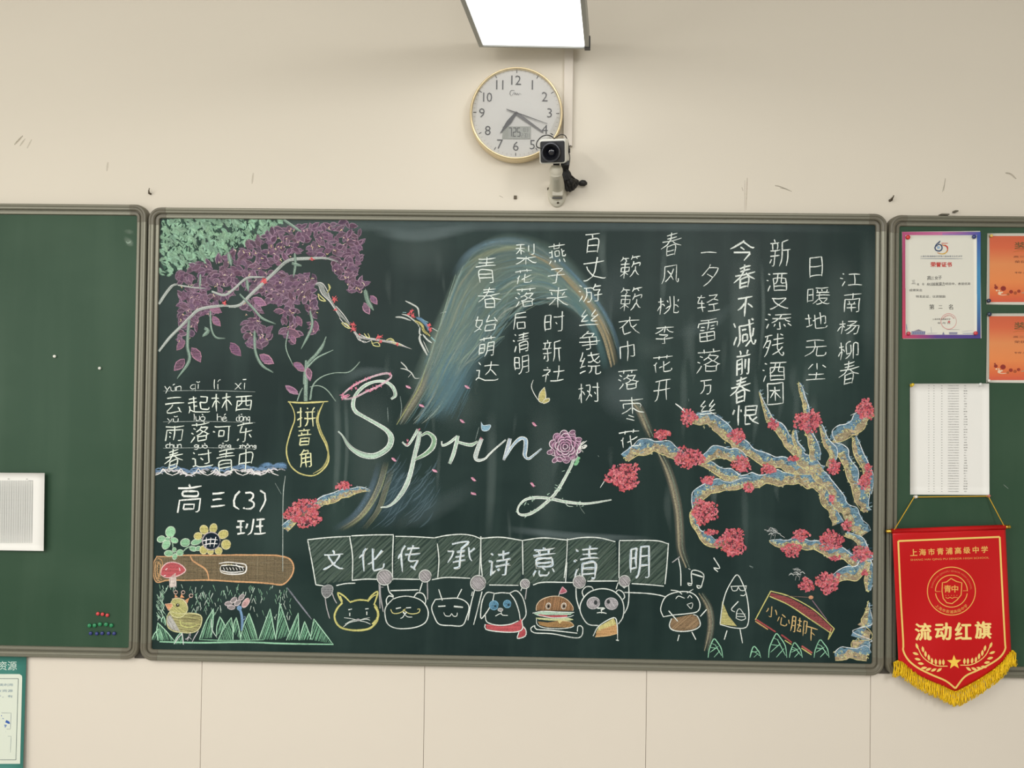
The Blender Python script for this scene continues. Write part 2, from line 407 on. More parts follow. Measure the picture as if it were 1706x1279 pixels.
# ------------------------------------------------------------------ setting
m_wall = mat('wall_paint', (223, 216, 202), .7, noise=.03, nscale=1.2, bump=.08, bscale=60, spec=.3)
m_panel = mat('wall_panel_laminate', (226, 218, 205), .55, noise=.02, nscale=2, spec=.35)
m_dark = mat('dark_gap', (40, 38, 34), .9)
m_ceil = mat('ceiling_paint', (228, 226, 220), .9); m_floor = mat('floor_vinyl', (150, 146, 138), .5, noise=.1, nscale=8)
zs = P(860, 1105, 0).z
b = MB().box(-4, 0, zs, 4, .2, 3.1); b.box(-4, .006, 0, 4, .2, zs)
wall = b.build('wall_back', m_wall, kind='structure', label='cream painted wall behind the chalkboards')
mesh('floor', [(-4, -7, 0), (4, -7, 0), (4, 0, 0), (-4, 0, 0)], [(0, 1, 2, 3)], m_floor, kind='structure')
mesh('ceiling', [(-4, -7, 3.1), (4, -7, 3.1), (4, .2, 3.1), (-4, .2, 3.1)], [(3, 2, 1, 0)], m_ceil, kind='structure')
mesh('wall_left', [(-4, -7, 0), (-4, 0, 0), (-4, 0, 3.1), (-4, -7, 3.1)], [(0, 1, 2, 3)], m_wall, kind='structure')
mesh('wall_right', [(4, -7, 0), (4, 0, 0), (4, 0, 3.1), (4, -7, 3.1)], [(3, 2, 1, 0)], m_wall, kind='structure')
seams = [P(x, 1190).x for x in (335, 706.5, 1076.5, 1450)]
dxs = (seams[-1]-seams[0])/3; edges = [seams[0]-dxs*k for k in range(5, 0, -1)]+seams+[seams[-1]+dxs*k for k in range(1, 5)]
for i, (a, c) in enumerate(zip(edges, edges[1:])):
    g = .0006 if a > -1 else .0006
    MB().box(a+.0007, 0, .1, c-.0007, .0058, zs-.0002).build('wall_panel', m_panel, wall)
m_scuff = mat('pencil_scuff', (172, 162, 145), .8)
Wsurf = lambda x, y: .0002
def scuff(name, strokes, col, **k):
    c = Chalk(.0002, lambda x, y: 0.0)
    for p, wd, cv in strokes: c.stroke(p, wd, col, cv)
    c.build(name, wall, **k)
scuff('scuff_mark', [([(24, 241), (38, 226)], 3.4, .5), ([(33, 243), (42, 231)], 3, .3), ([(45, 247), (53, 232)], 3, .22)], (170, 160, 136), label='grey scuff on the wall')
scuff('scuff_mark', [([(1675, 288), (1684, 290), (1693, 298)], 3.5, .4)], (168, 160, 140))
scuff('scuff_mark', [([(1291, 309), (1300, 311), (1319, 319)], 2, .6), ([(1300, 313), (1312, 315)], 2, .4)], (168, 160, 142))
scuff('scuff_mark', [([(1575, 297), (1572, 318)], 1.5, .6), ([(1573, 308), (1570, 320)], 1.2, .5)], (170, 162, 142))
scuff('scuff_mark', [([(1245, 296), (1243, 350)], 1.2, .45), ([(1241, 300), (1241, 352)], 1, .35), ([(1236, 312), (1238, 318)], 1.5, .5)], (172, 150, 132))
scuff('scuff_mark', [([(180, 270), (178, 285)], 4, .25), ([(422, 288), (420, 306)], 3, .3)], (180, 168, 150))
scuff('scuff_mark', [([(832, 326), (838, 329)], 1.5, .6)], (170, 160, 140))
m_iron = mat('dull_iron', (88, 80, 66), .5, .6)
def hook(px, py, label, rot, big=1):
    t = empty('wall_hook', P(px, py, 0), label, 'hook'); c = P(px, py, 0)
    MB().tube([c, c+Vector((0, -.01, 0))], .0032*big, 10).build('nail', m_iron, t, True)
    a = math.radians(rot); MB().tube([c+Vector((0, -.008, 0)), c+Vector((math.sin(a)*.006, -.011, math.cos(a)*.006)), c+Vector((math.sin(a)*.013, -.008, math.cos(a)*.013))], [.0028*big, .0018, .0014], 8).build('hook_tip', m_iron, t, True)
hook(251, 323, 'small dark nail hook on the wall over the gap left of the big drawn chalkboard', 0, .8)
hook(1482.5, 334, 'bent dark nail hook on the wall over the gap right of the big drawn chalkboard', 30, 1.1)
t = empty('wall_plug', P(858.5, 329), 'tiny square dark anchor in the wall beneath the clock', 'anchor')
c = P(858.5, 329); MB().box(c.x-.004, -.004, c.z-.0045, c.x+.004, .001, c.z+.0045, bev=.001).build('plug_body', m_iron, t)

# ------------------------------------------------------------------ boards
def board_mat(name, c0, c1, dust, amt):
    m = bpy.data.materials.new(name); m.use_nodes = True; nt = m.node_tree; b = nt.nodes['Principled BSDF']; N = nt.nodes.new; L = nt.links.new
    tc = N('ShaderNodeTexCoord')
    def nz(scale, st, det=4):
        mp = N('ShaderNodeMapping'); mp.inputs['Scale'].default_value = st; n = N('ShaderNodeTexNoise'); n.inputs['Scale'].default_value = scale; n.inputs['Detail'].default_value = det
        L(tc.outputs['Object'], mp.inputs[0]); L(mp.outputs[0], n.inputs['Vector']); return n.outputs[0]
    def mix(f, a, b_):
        x = N('ShaderNodeMix'); x.data_type = 'RGBA'; L(f, x.inputs[0])
        for i, q in ((6, a), (7, b_)):
            if isinstance(q, tuple): x.inputs[i].default_value = (*lin(q), 1)
            else: L(q, x.inputs[i])
        return x.outputs[2]
    def ramp(f, a, b_, top):
        r = N('ShaderNodeMapRange'); r.inputs[1].default_value = a; r.inputs[2].default_value = b_; r.inputs[4].default_value = top; L(f, r.inputs[0]); return r.outputs[0]
    base = mix(ramp(nz(1.6, (1, 1, 1)), .3, .7, 1), c0, c1)
    base = mix(ramp(nz(2.2, (5, 1, .5), 5), .48, .85, amt*.5), base, dust)
    base = mix(ramp(nz(1.7, (1.2, 1, 2.2), 5), .45, .9, amt*.7), base, dust)
    L(base, b.inputs['Base Color']); b.inputs['Roughness'].default_value = .40; b.inputs['Specular IOR Level'].default_value = .16
    return m
m_board = board_mat('chalkboard_enamel_dark', (26, 43, 43), (29, 49, 46), (100, 126, 120), .26)
m_side = board_mat('chalkboard_enamel_green', (50, 76, 58), (55, 82, 64), (105, 128, 108), .3)
m_rail = mat('champagne_aluminium', (124, 123, 109), .4, .38, noise=.05, nscale=3, stretch=(30, 1, 30))
m_cap = mat('grey_corner_plastic', (106, 102, 88), .45, noise=.05)
FW = .0292
PROF = [(0, .0122), (.0004, .0155), (.0018, .0172), (.0078, .0178), (.0088, .0168), (.0098, .0140), (.0116, .0140), (.0124, .0190), (.0150, .0215), (.0190, .0222), (.0206, .0212), (.0222, .0225), (.0262, .0222), (.0284, .0190), (.0292, .0150), (.0292, 0)]
CAP = [(t, h+.0007) for t, h in PROF[:-1]]+[(.0297, .015), (.0297, 0)]
def sweep(path, prof):
    """path of ((x, z), (nx, nz)): inner edge point and outward normal"""
    n = len(prof); v = [(x+nx*t, -h, z+nz*t) for (x, z), (nx, nz) in path for t, h in prof]
    f = [(i*n+k, i*n+k+1, (i+1)*n+k+1, (i+1)*n+k) for i in range(len(path)-1) for k in range(n-1)]
    f += [tuple(range(n)), tuple(range((len(path)-1)*n, len(path)*n))]
    return v, f
def make_board(name, x0, x1, z0, z1, pm, label):
    """outer frame edges"""
    t = empty(name, ((x0+x1)/2, 0, z0), label, 'chalkboard')
    a0, a1, b0, b1 = x0+FW, x1-FW, z0+FW, z1-FW; r = .005; s = .018
    MB().box(a0-.003, -BOARD, b0-.003, a1+.003, -.0005, b1+.003).build('board_panel', pm, t)
    rails = [(((a0+s, b1), (0, 1)), ((a1-s, b1), (0, 1))), (((a1, b1-s), (1, 0)), ((a1, b0+s), (1, 0))), (((a1-s, b0), (0, -1)), ((a0+s, b0), (0, -1))), (((a0, b0+s), (-1, 0)), ((a0, b1-s), (-1, 0)))]
    for q in rails: v, f = sweep(q, PROF); mesh('frame_rail', v, f, m_rail, t)
    for cx, cz, a in ((a1, b1, 0), (a0, b1, 90), (a0, b0, 180), (a1, b0, 270)):
        ca, sa = math.cos(math.radians(a)), math.sin(math.radians(a)); rot = lambda x, z: (x*ca-z*sa, x*sa+z*ca)
        path = [((0, -s), (1, 0))]+[((-r+r*math.cos(math.radians(k)), -r+r*math.sin(math.radians(k))), (math.cos(math.radians(k)), math.sin(math.radians(k)))) for k in range(0, 91, 9)]+[((-s, 0), (0, 1))]
        pp = [((cx+rot(*p)[0], cz+rot(*p)[1]), rot(*n)) for p, n in path]
        v, f = sweep(pp, CAP); mesh('corner_cap', v, f, m_cap, t, label='darker grey rounded corner')
    return t
xl, xr = P(247.2, 375, .018).x, P(1478.2, 380, .018).x
zt, zb = P(860, 350.5, .018).z, P(860, 1111.5, .012).z
BD = make_board('chalkboard', xl, xr, zb, zt, m_board, 'large dark chalkboard in the middle, covered with coloured chalk drawings and poems')
lx = P(245.2, 375, .018).x; LB = make_board('chalkboard', lx-1.99, lx, P(110, 1094.5, .012).z, P(110, 339.5, .018).z, m_side, 'empty green chalkboard on the left with magnets in its lower corner')
rx = P(1480.6, 380, .018).x; RB = make_board('chalkboard', rx, rx+1.99, P(1640, 1127, .012).z, P(1600, 359, .018).z, m_side, 'green chalkboard on the right with certificates and a red pennant')
m_filler_shade = mat('dark_filler_and_seam_shade', (74, 70, 62), .6)
for a, c in ((lx, xl), (xr, rx)):  # low filler piece is real; thin strip above puts the gap's shade into colour
    mx = (a+c)/2; q = MB().box(mx-.02, -.0045, zb+.001, mx+.02, -.0001, zb+.045); q.box(mx-.004, -.003, zb+.045, mx+.004, -.0001, zt-.045); q.build('trim_seam_shade_%d' % (1 if a < 0 else 2), m_filler_shade, kind='structure', label='dark filler piece between the boards, with a seam strip coloured as shade')
# ------------------------------------------------------------------ chalk drawings on the big board
W_ = (226, 236, 230)
def art(name, label=None, parent=None, base=.0003, inc=3e-7): 
    c = Chalk(base, inc=inc); c._n = (name, label, parent or BD); return c
def done(c): return c.build(c._n[0], c._n[2], label=c._n[1])
A1 = Z(240, 340, 4.2625); A2 = Z(240, 600, 4.2625); A3 = Z(240, 840, 4.2625); A4 = Z(540, 580, 4.2625); A5 = Z(640, 360, 4.2625)
A6 = Z(1000, 360, 3.552); A7 = Z(980, 620, 3.41); AR = Z(560, 380, 2.46); B1 = Z(500, 880, 5.328); B2 = Z(800, 880, 5.328); B3 = Z(1080, 880, 4.265)
G1 = Z(850, 700, 7.525); K1 = Z(500, 450, 6.558); K3 = Z(250, 980, 8.53); K4 = Z(250, 860, 8.53)
rn = random.Random(5)
# rubbed smudges of old chalk
c = art('chalk_smudge', 'faint wiped chalk haze', base=.00005, inc=1.5e-6)
for x, y0, y1, wd, cv in ((700, 375, 470, 120, .05), (905, 660, 900, 60, .045), (760, 640, 720, 90, .05), (1250, 390, 640, 40, .06), (1225, 420, 700, 30, .08), (1268, 430, 620, 8, .12), (1400, 420, 640, 60, .06), (1450, 380, 620, 40, .05), (620, 640, 860, 80, .06), (1005, 380, 470, 16, .12), (560, 640, 860, 14, .1), (575, 650, 850, 8, .1), (818, 680, 900, 20, .08), (1090, 560, 600, 60, .05), (1345, 600, 700, 14, .07)):
    c.smear([(x, y0, wd), (x+rn.uniform(-5, 5), (y0+y1)/2, wd), (x+rn.uniform(-6, 6), y1, wd*.7)], (170, 195, 190), cv)
for p, cv in (([(620, 385, 20), (700, 392, 26), (800, 378, 16)], .16), ([(290, 380, 18), (700, 376, 22), (1200, 378, 18), (1450, 384, 14)], .10), ([(840, 880, 14), (960, 893, 16), (1090, 896, 8)], .16), ([(1000, 620, 60), (1040, 660, 90), (1060, 700, 50)], .10), ([(560, 640, 26), (600, 620, 20), (660, 618, 12)], .10), ([(940, 560, 60), (1010, 500, 70), (1040, 420, 40)], .05), ([(640, 880, 20), (720, 850, 40), (800, 800, 30)], .05), ([(1120, 560, 20), (1180, 540, 30), (1230, 500, 16)], .06)):
    c.smear(p, (160, 185, 190), cv)
for k in range(46):
    x = rn.choice((rn.uniform(560, 1040), rn.uniform(1090, 1440))); y = rn.uniform(390, 860); l = rn.uniform(40, 150)
    c.smear([(x, y, rn.uniform(4, 16)), (x+rn.uniform(-4, 4), y+l/2, rn.uniform(6, 18)), (x+rn.uniform(-6, 6), y+l, 4)], (165, 190, 186), rn.uniform(.03, .09))
done(c)
# waterfall arch
c = art('chalk_waterfall', 'pale blue and olive rubbed waterfall arch', base=.0002, inc=1e-6)
outer = AR((250, 805), (310, 690), (370, 560), (410, 440), (450, 320), (500, 170), (560, 90), (640, 50), (740, 42), (820, 62), (920, 135), (1010, 220), (1090, 330), (1140, 430), (1155, 560))
inner = AR((370, 800), (430, 760), (480, 680), (520, 610), (570, 560), (640, 500), (690, 440), (740, 380), (800, 330), (860, 310), (930, 320), (990, 360), (1040, 420), (1080, 490), (1130, 570))
so, si = spline(outer, 12), spline(inner, 12)
def at_(l, t): i = min(len(l)-1, max(0, int(t*(len(l)-1)))); return l[i]
def lerp(t, k): a, b_ = at_(so, t), at_(si, t); return (a[0]+(b_[0]-a[0])*k, a[1]+(b_[1]-a[1])*k)
for k in range(7):
    kk = k/7*.8+.08; c.smear([(*lerp(t/12, kk), 34+10*math.sin(t)) for t in range(1, 12)], vary([(140, 172, 162), (120, 160, 165), (150, 175, 155)][k % 3], .08), .24)
c.smear([(*lerp(t/12, .3), 70) for t in range(1, 8)], (150, 178, 162), .3); c.smear([(*lerp(t/12, .75), 70) for t in range(1, 7)], (120, 160, 168), .26)
for k in range(330):
    kk = rn.random()**.9*.97; t0 = rn.uniform(.0, .78); dt = rn.uniform(.06, .22); col = rn.choice(((150, 175, 150), (110, 155, 165), (135, 172, 160), (185, 200, 185), (100, 145, 155), (165, 175, 145) if kk < .3 else (120, 160, 160)))
    c.stroke([lerp(min(1, max(0, t0+dt*q/3)), kk+rn.uniform(-.015, .03)*q) for q in range(4)], rn.uniform(1.2, 4.5), vary(col, .08), rn.uniform(.1, .34), soft=True, taper=(.2, .2), step=8)
for k in range(60):   # spray hanging inside the arch
    x, y = AR((rn.uniform(380, 560), rn.uniform(480, 700)))[0]; l = rn.uniform(20, 60)
    c.stroke([(x, y), (x-l*.25, y+l*.5), (x-l*.5, y+l)], rn.uniform(1.5, 4), vary((90, 145, 165), .1), rn.uniform(.12, .3), taper=(.2, .2), step=8)
c.smear([(*p, 46) for p in AR((400, 790), (450, 700), (520, 600), (590, 540))], (95, 140, 155), .36)
c.smear([(*p, 16) for p in AR((480, 200), (540, 110), (640, 60), (760, 55), (850, 90))], (110, 145, 162), .42)
c.smear([(*p, 13) for p in AR((520, 190), (570, 130), (660, 90), (760, 82), (840, 105))], (165, 172, 130), .34)
done(c)
c = art('chalk_rock_edge', 'ochre and blue chalk edge of the arch', base=.0007, inc=1e-6)
R1 = AR((800, 100), (880, 140), (950, 205), (1010, 270), (1070, 350), (1115, 440), (1140, 530), (1146, 560))
for k in range(18):
    o = rn.uniform(-1, 1); a = rn.randint(0, 4); z = a+rn.randint(3, 5)
    c.stroke([(p[0]+o*6-2, p[1]+o*-4) for p in R1[a:z]], rn.uniform(2, 4), vary((178, 165, 125) if o < .2 else (115, 155, 170), .08), rn.uniform(.25, .6), taper=(.3, .3), step=6)
c.smear([(*p, 12) for p in R1], (176, 162, 120), .45); c.smear([(p[0]+9, p[1]-6, 9) for p in R1], (100, 140, 162), .5)
c.smear([(p[0]-16, p[1]+10, 16) for p in R1[2:]], (95, 145, 150), .4)
L1 = AR((248, 805), (300, 720), (345, 640), (370, 560)); c.smear([(p[0]+4, p[1], 17) for p in L1], (150, 148, 125), .6); c.stroke(L1, 2, (170, 180, 110), .6)
c.stroke(AR((350, 620), (400, 480), (445, 330), (490, 190)), 1.6, (160, 190, 170), .5)
for dx, col, wd, cv in ((0, (165, 162, 125), 12, .55), (-12, (100, 130, 150), 13, .5), (4, (165, 180, 130), 3, .6), (-4, (190, 190, 160), 2, .5)):
    c.smear([(x+dx, y, wd) for x, y in AR((205, 955), (180, 1050), (140, 1130), (90, 1190), (15, 1238))], col, cv)
    c.smear([(x+dx+6, y, wd*.8) for x, y in AR((215, 980), (185, 1080), (155, 1160), (95, 1238))], col, cv*.5)
done(c)
c = art('chalk_waterfall', 'rubbed blue haze at the foot of the arch', base=.0002, inc=1e-6)
c.smear([(*p, 50) for p in AR((230, 960), (250, 1050), (220, 1150), (160, 1220))], (85, 120, 140), .26); c.smear([(*p, 70) for p in AR((350, 1010), (350, 1110), (300, 1220))], (95, 130, 145), .16)
for k in range(60):
    x, y = AR((rn.uniform(200, 400), rn.uniform(980, 1200)))[0]; l = rn.uniform(15, 50); c.stroke([(x+l*.3, y-l*.5), (x, y), (x-l*.5, y+l*.4)], rn.uniform(1, 3), (110, 145, 160), rn.uniform(.1, .28), taper=(.2, .2), step=8)
done(c)
c = art('chalk_pole', 'tan rubbed chalk trunk running down to the dancing figures', base=.00025)
for pts, wd in ((A7((250, 160), (290, 210), (325, 290), (360, 370)), 9), (A7((405, 455), (450, 550), (485, 660), (510, 780), (520, 900), (528, 1010), (565, 1110)), 9), (B3((370, 460), (425, 550), (445, 640), (440, 740), (410, 870)), 7)):
    c.smear([(*p, wd*1.9) for p in pts], (148, 140, 120), .6); c.stroke([(x-2.5, y) for x, y in pts], wd*.45, (172, 165, 132), .6); c.stroke([(x+3, y) for x, y in pts], wd*.3, (120, 140, 120), .6)
done(c)
# wisteria, upper left
c = art('chalk_leaves', 'mint green chalk foliage in the corner', base=.0004)
gp = A1((125, 100), (990, 108), (960, 150), (860, 220), (700, 290), (600, 345), (500, 400), (330, 440), (230, 480), (120, 520))
c.hatch(gp, (70, 115, 95), 60, 5, 4, .5)
for x, y in scatter(gp, 430, rn):
    a = rn.uniform(0, 6.3) if rn.random() < .4 else rn.gauss(.9, .5); l = rn.uniform(4, 7.5); b_ = rn.uniform(-3, 3)
    c.stroke([(x-math.cos(a)*l, y-math.sin(a)*l), (x-math.sin(a)*b_, y+math.cos(a)*b_), (x+math.cos(a)*l, y+math.sin(a)*l)], rn.uniform(4.5, 7), vary((134, 180, 150), .12), rn.uniform(.7, .95), taper=(.6, .2), step=5)
for k in range(150):
    x, y = scatter(gp, 1, rn)[0]; a = rn.uniform(0, 3.1); c.stroke([(x, y), (x+math.cos(a)*4+1, y+math.sin(a)*4), (x+math.cos(a)*5, y+math.sin(a)*6)], rn.uniform(1, 2.4), (38, 66, 58), .8, soft=False)
done(c)
wis = [A1((300, 440), (480, 400), (620, 330), (760, 260), (880, 200), (1000, 150), (1130, 150), (1300, 130), (1480, 130), (1560, 230), (1545, 380), (1300, 370), (1060, 350), (900, 480), (1200, 510), (1160, 620), (900, 690), (830, 620), (600, 640), (420, 780), (240, 650), (240, 500)),
       A1((250, 640), (460, 640), (540, 780), (400, 780), (385, 880), (300, 990), (240, 1030), (260, 850)), A1((700, 700), (860, 680), (870, 740), (780, 780), (900, 900), (870, 1000), (740, 1020), (690, 850)),
       A1((880, 500), (1210, 510), (1200, 640), (1240, 800), (1245, 910), (1190, 910), (1150, 720), (1060, 790), (1120, 950), (1050, 990), (950, 880), (1000, 800), (990, 730), (880, 680)),
       A1((1330, 370), (1540, 370), (1530, 450), (1500, 520), (1590, 560), (1540, 660), (1480, 620), (1400, 520), (1330, 450))]
def petal(c, x, y, a, l, wd, col=(112, 84, 108), line=(166, 132, 158)):
    ca, sa = math.cos(a), math.sin(a); T = lambda u, v: (x+u*ca-v*sa, y+u*sa+v*ca)
    pts = [T(-l*.5, 0), T(-l*.2, wd*.5), T(l*.15, wd*.45), T(l*.5, 0), T(l*.15, -wd*.45), T(-l*.2, -wd*.5)]
    if l > 17: bend = rn.uniform(-.25, .25)*l; pts = [T(u*l, v*wd+bend*(.25-u*u)) for u, v in ((-.5, 0), (-.3, .38), (0, .55), (.25, .36), (.5, 0), (.25, -.34), (0, -.5), (-.3, -.36))]
    c.fill(pts, vary(col, .14), .8); c.stroke(pts[rn.randint(0, 2):]+pts[:1], 1.5, vary(line, .12), .62, soft=False, smooth=False)
c = art('chalk_wisteria', 'mauve chalk wisteria blossom', base=.0006)
for i, (pg, n) in enumerate(zip(wis, (430, 75, 65, 120, 60))):
    for x, y in scatter(pg, n, rn): petal(c, x, y, rn.gauss(.2, .9) if rn.random() < .7 else rn.uniform(0, 6.3), rn.uniform(11, 19), rn.uniform(5.5, 9))
    for x, y in scatter(pg, n//6, rn):
        for k in range(3): c.stroke([(x, y), (x+rn.uniform(-3, 3), y+rn.uniform(-3, 3))], 1.5, rn.choice(((230, 205, 130), (225, 170, 185), (235, 225, 190))), .9, soft=False)
for x, y, a, l in ((515, 830, .9, 90), (650, 1030, .9, 120), (368, 1070, 1.0, 120), (250, 1140, 2.3, 110), (870, 1100, .55, 120), (1100, 1150, .5, 90), (820, 690, .5, 110), (1630, 680, .9, 80), (1580, 740, 1.1, 90), (1100, 830, 1.1, 80), (1060, 915, .5, 110), (1215, 870, 1.5, 90), (1060, 960, 1.2, 70), (505, 750, .4, 100), (960, 760, 0, 80), (260, 1000, 2.2, 90), (1170, 1200, 1.3, 80)):
    (X, Y), = A1((x, y)); petal(c, X, Y, a, l/4.26, l/4.26*.5, (140, 98, 130), (205, 145, 175))
petal(c, 486, 648, .4, 22, 7, (160, 110, 145), (200, 150, 180))
done(c)
c = art('chalk_vine', 'pale grey green chalk stems', base=.002)
for pts, w0, col in ((A1((105, 1045), (180, 950), (260, 870), (330, 800), (400, 745), (560, 722), (650, 735)), 5.5, 1), (A1((600, 728), (680, 715), (760, 640), (860, 545), (930, 480), (1000, 415), (1060, 392), (1190, 385), (1290, 385), (1380, 410)), 6, 1),
                     (A1((105, 710), (150, 640), (200, 580), (240, 572)), 5.5, 1), (A1((240, 575), (340, 590), (440, 600)), 2.5, 1), (A1((480, 620), (570, 645), (640, 600), (700, 545), (750, 520), (860, 520)), 4.5, 1),
                     (A1((680, 640), (780, 745), (840, 810), (935, 852)), 4, 0), (A1((470, 760), (478, 880), (510, 945), (578, 955)), 3.6, 0), (A1((320, 820), (308, 1000), (320, 1110), (235, 1240)), 6, 0),
                     (A1((785, 900), (790, 1040), (835, 1140), (918, 1198)), 5, 0), (A1((1025, 900), (1008, 1020), (1060, 1150)), 2.2, 0), (A1((1180, 760), (1192, 870), (1115, 1030)), 5, 0), (A1((430, 880), (455, 900), (415, 940)), 7, 0), (A1((1570, 610), (1590, 690), (1630, 755)), 8, 0), (A1((600, 350), (620, 440)), 8, 0), (A1((400, 500), (395, 600)), 4, 0), (A1((990, 110), (1050, 150), (1120, 200)), 5, 0), (A1((1070, 350), (1075, 430), (1060, 520)), 5, 0), (A1((730, 540), (740, 620)), 6, 0), (A1((1050, 420), (1120, 440)), 6, 0)):
    L_ = (178, 190, 184) if col else (130, 162, 146); c.stroke([(*p,) for p in pts], w0, L_, .75, taper=(.7, .15))
    c.stroke([(x, y-w0*.3) for x, y in pts], 1.1, (215, 222, 218) if col else (170, 198, 182), .8, taper=(.6, .2))
done(c)
def scrib(c, x, y, r, col, n=16, wd=1.8):
    for k in range(n):
        a = rn.uniform(0, 6.3); d = rn.uniform(.1, 1)*r; c.stroke([(x+rn.uniform(-.3, .3)*r, y+rn.uniform(-.3, .3)*r), (x+math.cos(a)*d, y+math.sin(a)*d)], wd, vary(col, .1), .9, soft=False)
RED = (226, 84, 92)
for q in (((1190, 390),), ((845, 545), (860, 548)), ((572, 705),)):
    c = art('chalk_blossom', None, base=.0024)
    for x, y in A1(*q): scrib(c, x, y, 5.5, RED, 22)
    done(c)
c = art('chalk_branch', 'thin blossoming twig under the wisteria', base=.0006)
c.stroke(K1((140, 155, 26), (220, 155, 60), (250, 230, 60), (310, 300, 40), (380, 410, 32), (470, 520, 30), (545, 600, 28)), 4, (165, 172, 168), .7); c.stroke(K1((590, 670), (650, 730), (780, 750), (900, 770), (1000, 790), (1120, 825), (1220, 862)), 4.5, (190, 188, 186), .75, taper=(1, .1))
for p in (((150, 145), (240, 140), (300, 230), (330, 320)), ((200, 165), (240, 260), (330, 350), (440, 520)), ((430, 520), (480, 580), (560, 640)), ((600, 680), (640, 760), (720, 780)), ((650, 700), (740, 740), (820, 750)), ((640, 740), (700, 790), (790, 760)), ((960, 770), (1080, 800), (1170, 845)), ((390, 390), (470, 480), (540, 580))): c.stroke(K1(*p), 1.5, (215, 216, 214), .85)
for p in (((195, 255), (215, 320), (280, 338), (240, 300), (195, 255)), ((310, 150), (330, 190), (295, 250), (320, 200), (305, 150)), ((450, 575), (500, 620), (545, 635), (500, 580), (450, 575)), ((700, 690), (730, 730), (760, 735), (740, 690)), ((780, 770), (800, 820), (870, 830), (850, 790), (780, 800)), ((940, 765), (990, 745), (1030, 775), (980, 760)), ((1000, 790), (1060, 800), (1110, 820))): c.stroke(K1(*p), 1.8, (222, 218, 130), .85)
for x, y, r in ((370, 320, 50), (385, 430, 25), (575, 590, 45), (580, 640, 45), (650, 700, 15), (860, 735, 52), (1060, 805, 25), (880, 780, 30)): (X, Y), = K1((x, y)); scrib(c, X, Y, r/6.56, RED, 18)
done(c)
c = art('chalk_branch', 'forked twig with red blossoms at the arch', base=.0006)
for p, wd, col in ((((1150, 335), (1220, 370), (1285, 415), (1300, 510)), 3, 0), (((1040, 512), (1110, 515), (1210, 550)), 3, 0), (((1110, 480), (1180, 500), (1280, 580), (1300, 620)), 2.5, 0), (((1120, 460), (1160, 462)), 2.5, 3), (((1270, 515), (1330, 545), (1390, 610), (1400, 660)), 6, 1), (((1340, 540), (1400, 570)), 3, 3), (((1250, 550), (1330, 600), (1350, 660), (1420, 720)), 5, 2), (((1310, 620), (1305, 690), (1330, 710)), 3, 0), (((1310, 700), (1310, 770), (1390, 930)), 4, 0), (((1340, 700), (1390, 760), (1440, 795)), 3, 0), (((1430, 730), (1480, 780)), 6, 3), (((1440, 630), (1500, 665)), 3, 0), (((1345, 770), (1405, 900)), 1.5, 0), (((1550, 462), (1595, 455)), 2, 0),
                   (((1100, 1002), (1150, 1050), (1175, 1085)), 2.2, 0), (((1095, 1072), (1160, 1085), (1215, 1120), (1255, 1180), (1305, 1178)), 2.2, 0), (((1215, 1130), (1180, 1170)), 1.8, 0)):
    c.stroke(K1(*p), wd, ((205, 212, 206), (95, 140, 175), (205, 195, 105), (140, 190, 195))[col], .8, taper=(.4, .4))
for k in range(9): x = 1280+k*14; c.stroke(K1((x-12, 575+k*17), (x+10, 570+k*17), (x+14, 590+k*17)), 1, (60, 75, 50), .8, soft=False)
for x, y, r in ((1215, 450, 35), (1230, 490, 40), (1405, 600, 32), (1420, 650, 42), (1190, 480, 25)): (X, Y), = K1((x, y)); scrib(c, X, Y, r/6.56, RED, 18)
done(c)
# vase of leaves with its title
vase = art('chalk_vase', 'yellow outlined chalk vase', base=.0004)
for q in (((1030, 295), (1060, 350), (1070, 420), (1040, 510), (1012, 620), (1020, 700), (1050, 760), (1110, 805), (1190, 820), (1250, 795), (1300, 740), (1312, 680), (1290, 600), (1250, 520), (1225, 430), (1240, 370), (1275, 300)), ((1270, 310), (1245, 370), (1235, 430), (1262, 520), (1300, 600), (1308, 680))):
    vase.stroke(A2(*q), 2.4, (214, 206, 112), .9, wob=.15)
vase.stroke(A2((1235, 350, 3), (1232, 430, 6), (1260, 510, 9), (1300, 600, 12), (1305, 690, 16), (1270, 760, 18), (1200, 805, 9)), 4, (190, 184, 105), .6)
vase.stroke(A2((1022, 295), (1120, 302), (1220, 298), (1308, 292)), 3, (218, 210, 116), .95, wob=.2); vo = done(vase)
c = art('chalk_leaves', 'grey green chalk leaves rising from the vase', vo, .0006)
for p in (A2((1090, 290, 4), (1110, 230, 7), (1130, 195, 3)), A1((1140, 1279, 26), (1145, 1190, 26), (1170, 1120, 22), (1220, 1070, 24), (1265, 1010, 26), (1295, 940, 6)), A2((1148, 290, 30), (1148, 200, 30), (1152, 120, 28), (1150, 40, 26), (1150, 0, 24)), A1((1160, 1160, 10), (1230, 1090, 14), (1345, 1035, 5)), A2((1180, 280, 16), (1200, 180, 10), (1260, 120, 8), (1350, 90, 7), (1450, 85, 9), (1500, 50, 9), (1535, 10, 3)), A2((1180, 190, 5), (1240, 180, 6), (1300, 210, 7), (1365, 292, 3))):
    c.stroke(p, 4, (140, 172, 156), .7, taper=(1, .6)); c.stroke([(x[0]-1, x[1]) for x in p], 1, (180, 206, 190), .8)
petal(c, *A2((1050, 210))[0], .6, 26, 9, (165, 115, 150), (205, 155, 185)); petal(c, *A2((1110, 50))[0], .7, 20, 9, (165, 115, 150), (215, 165, 190)); petal(c, *A2((1170, 110))[0], 1.3, 18, 8, (165, 115, 150), (190, 140, 170))
done(c)
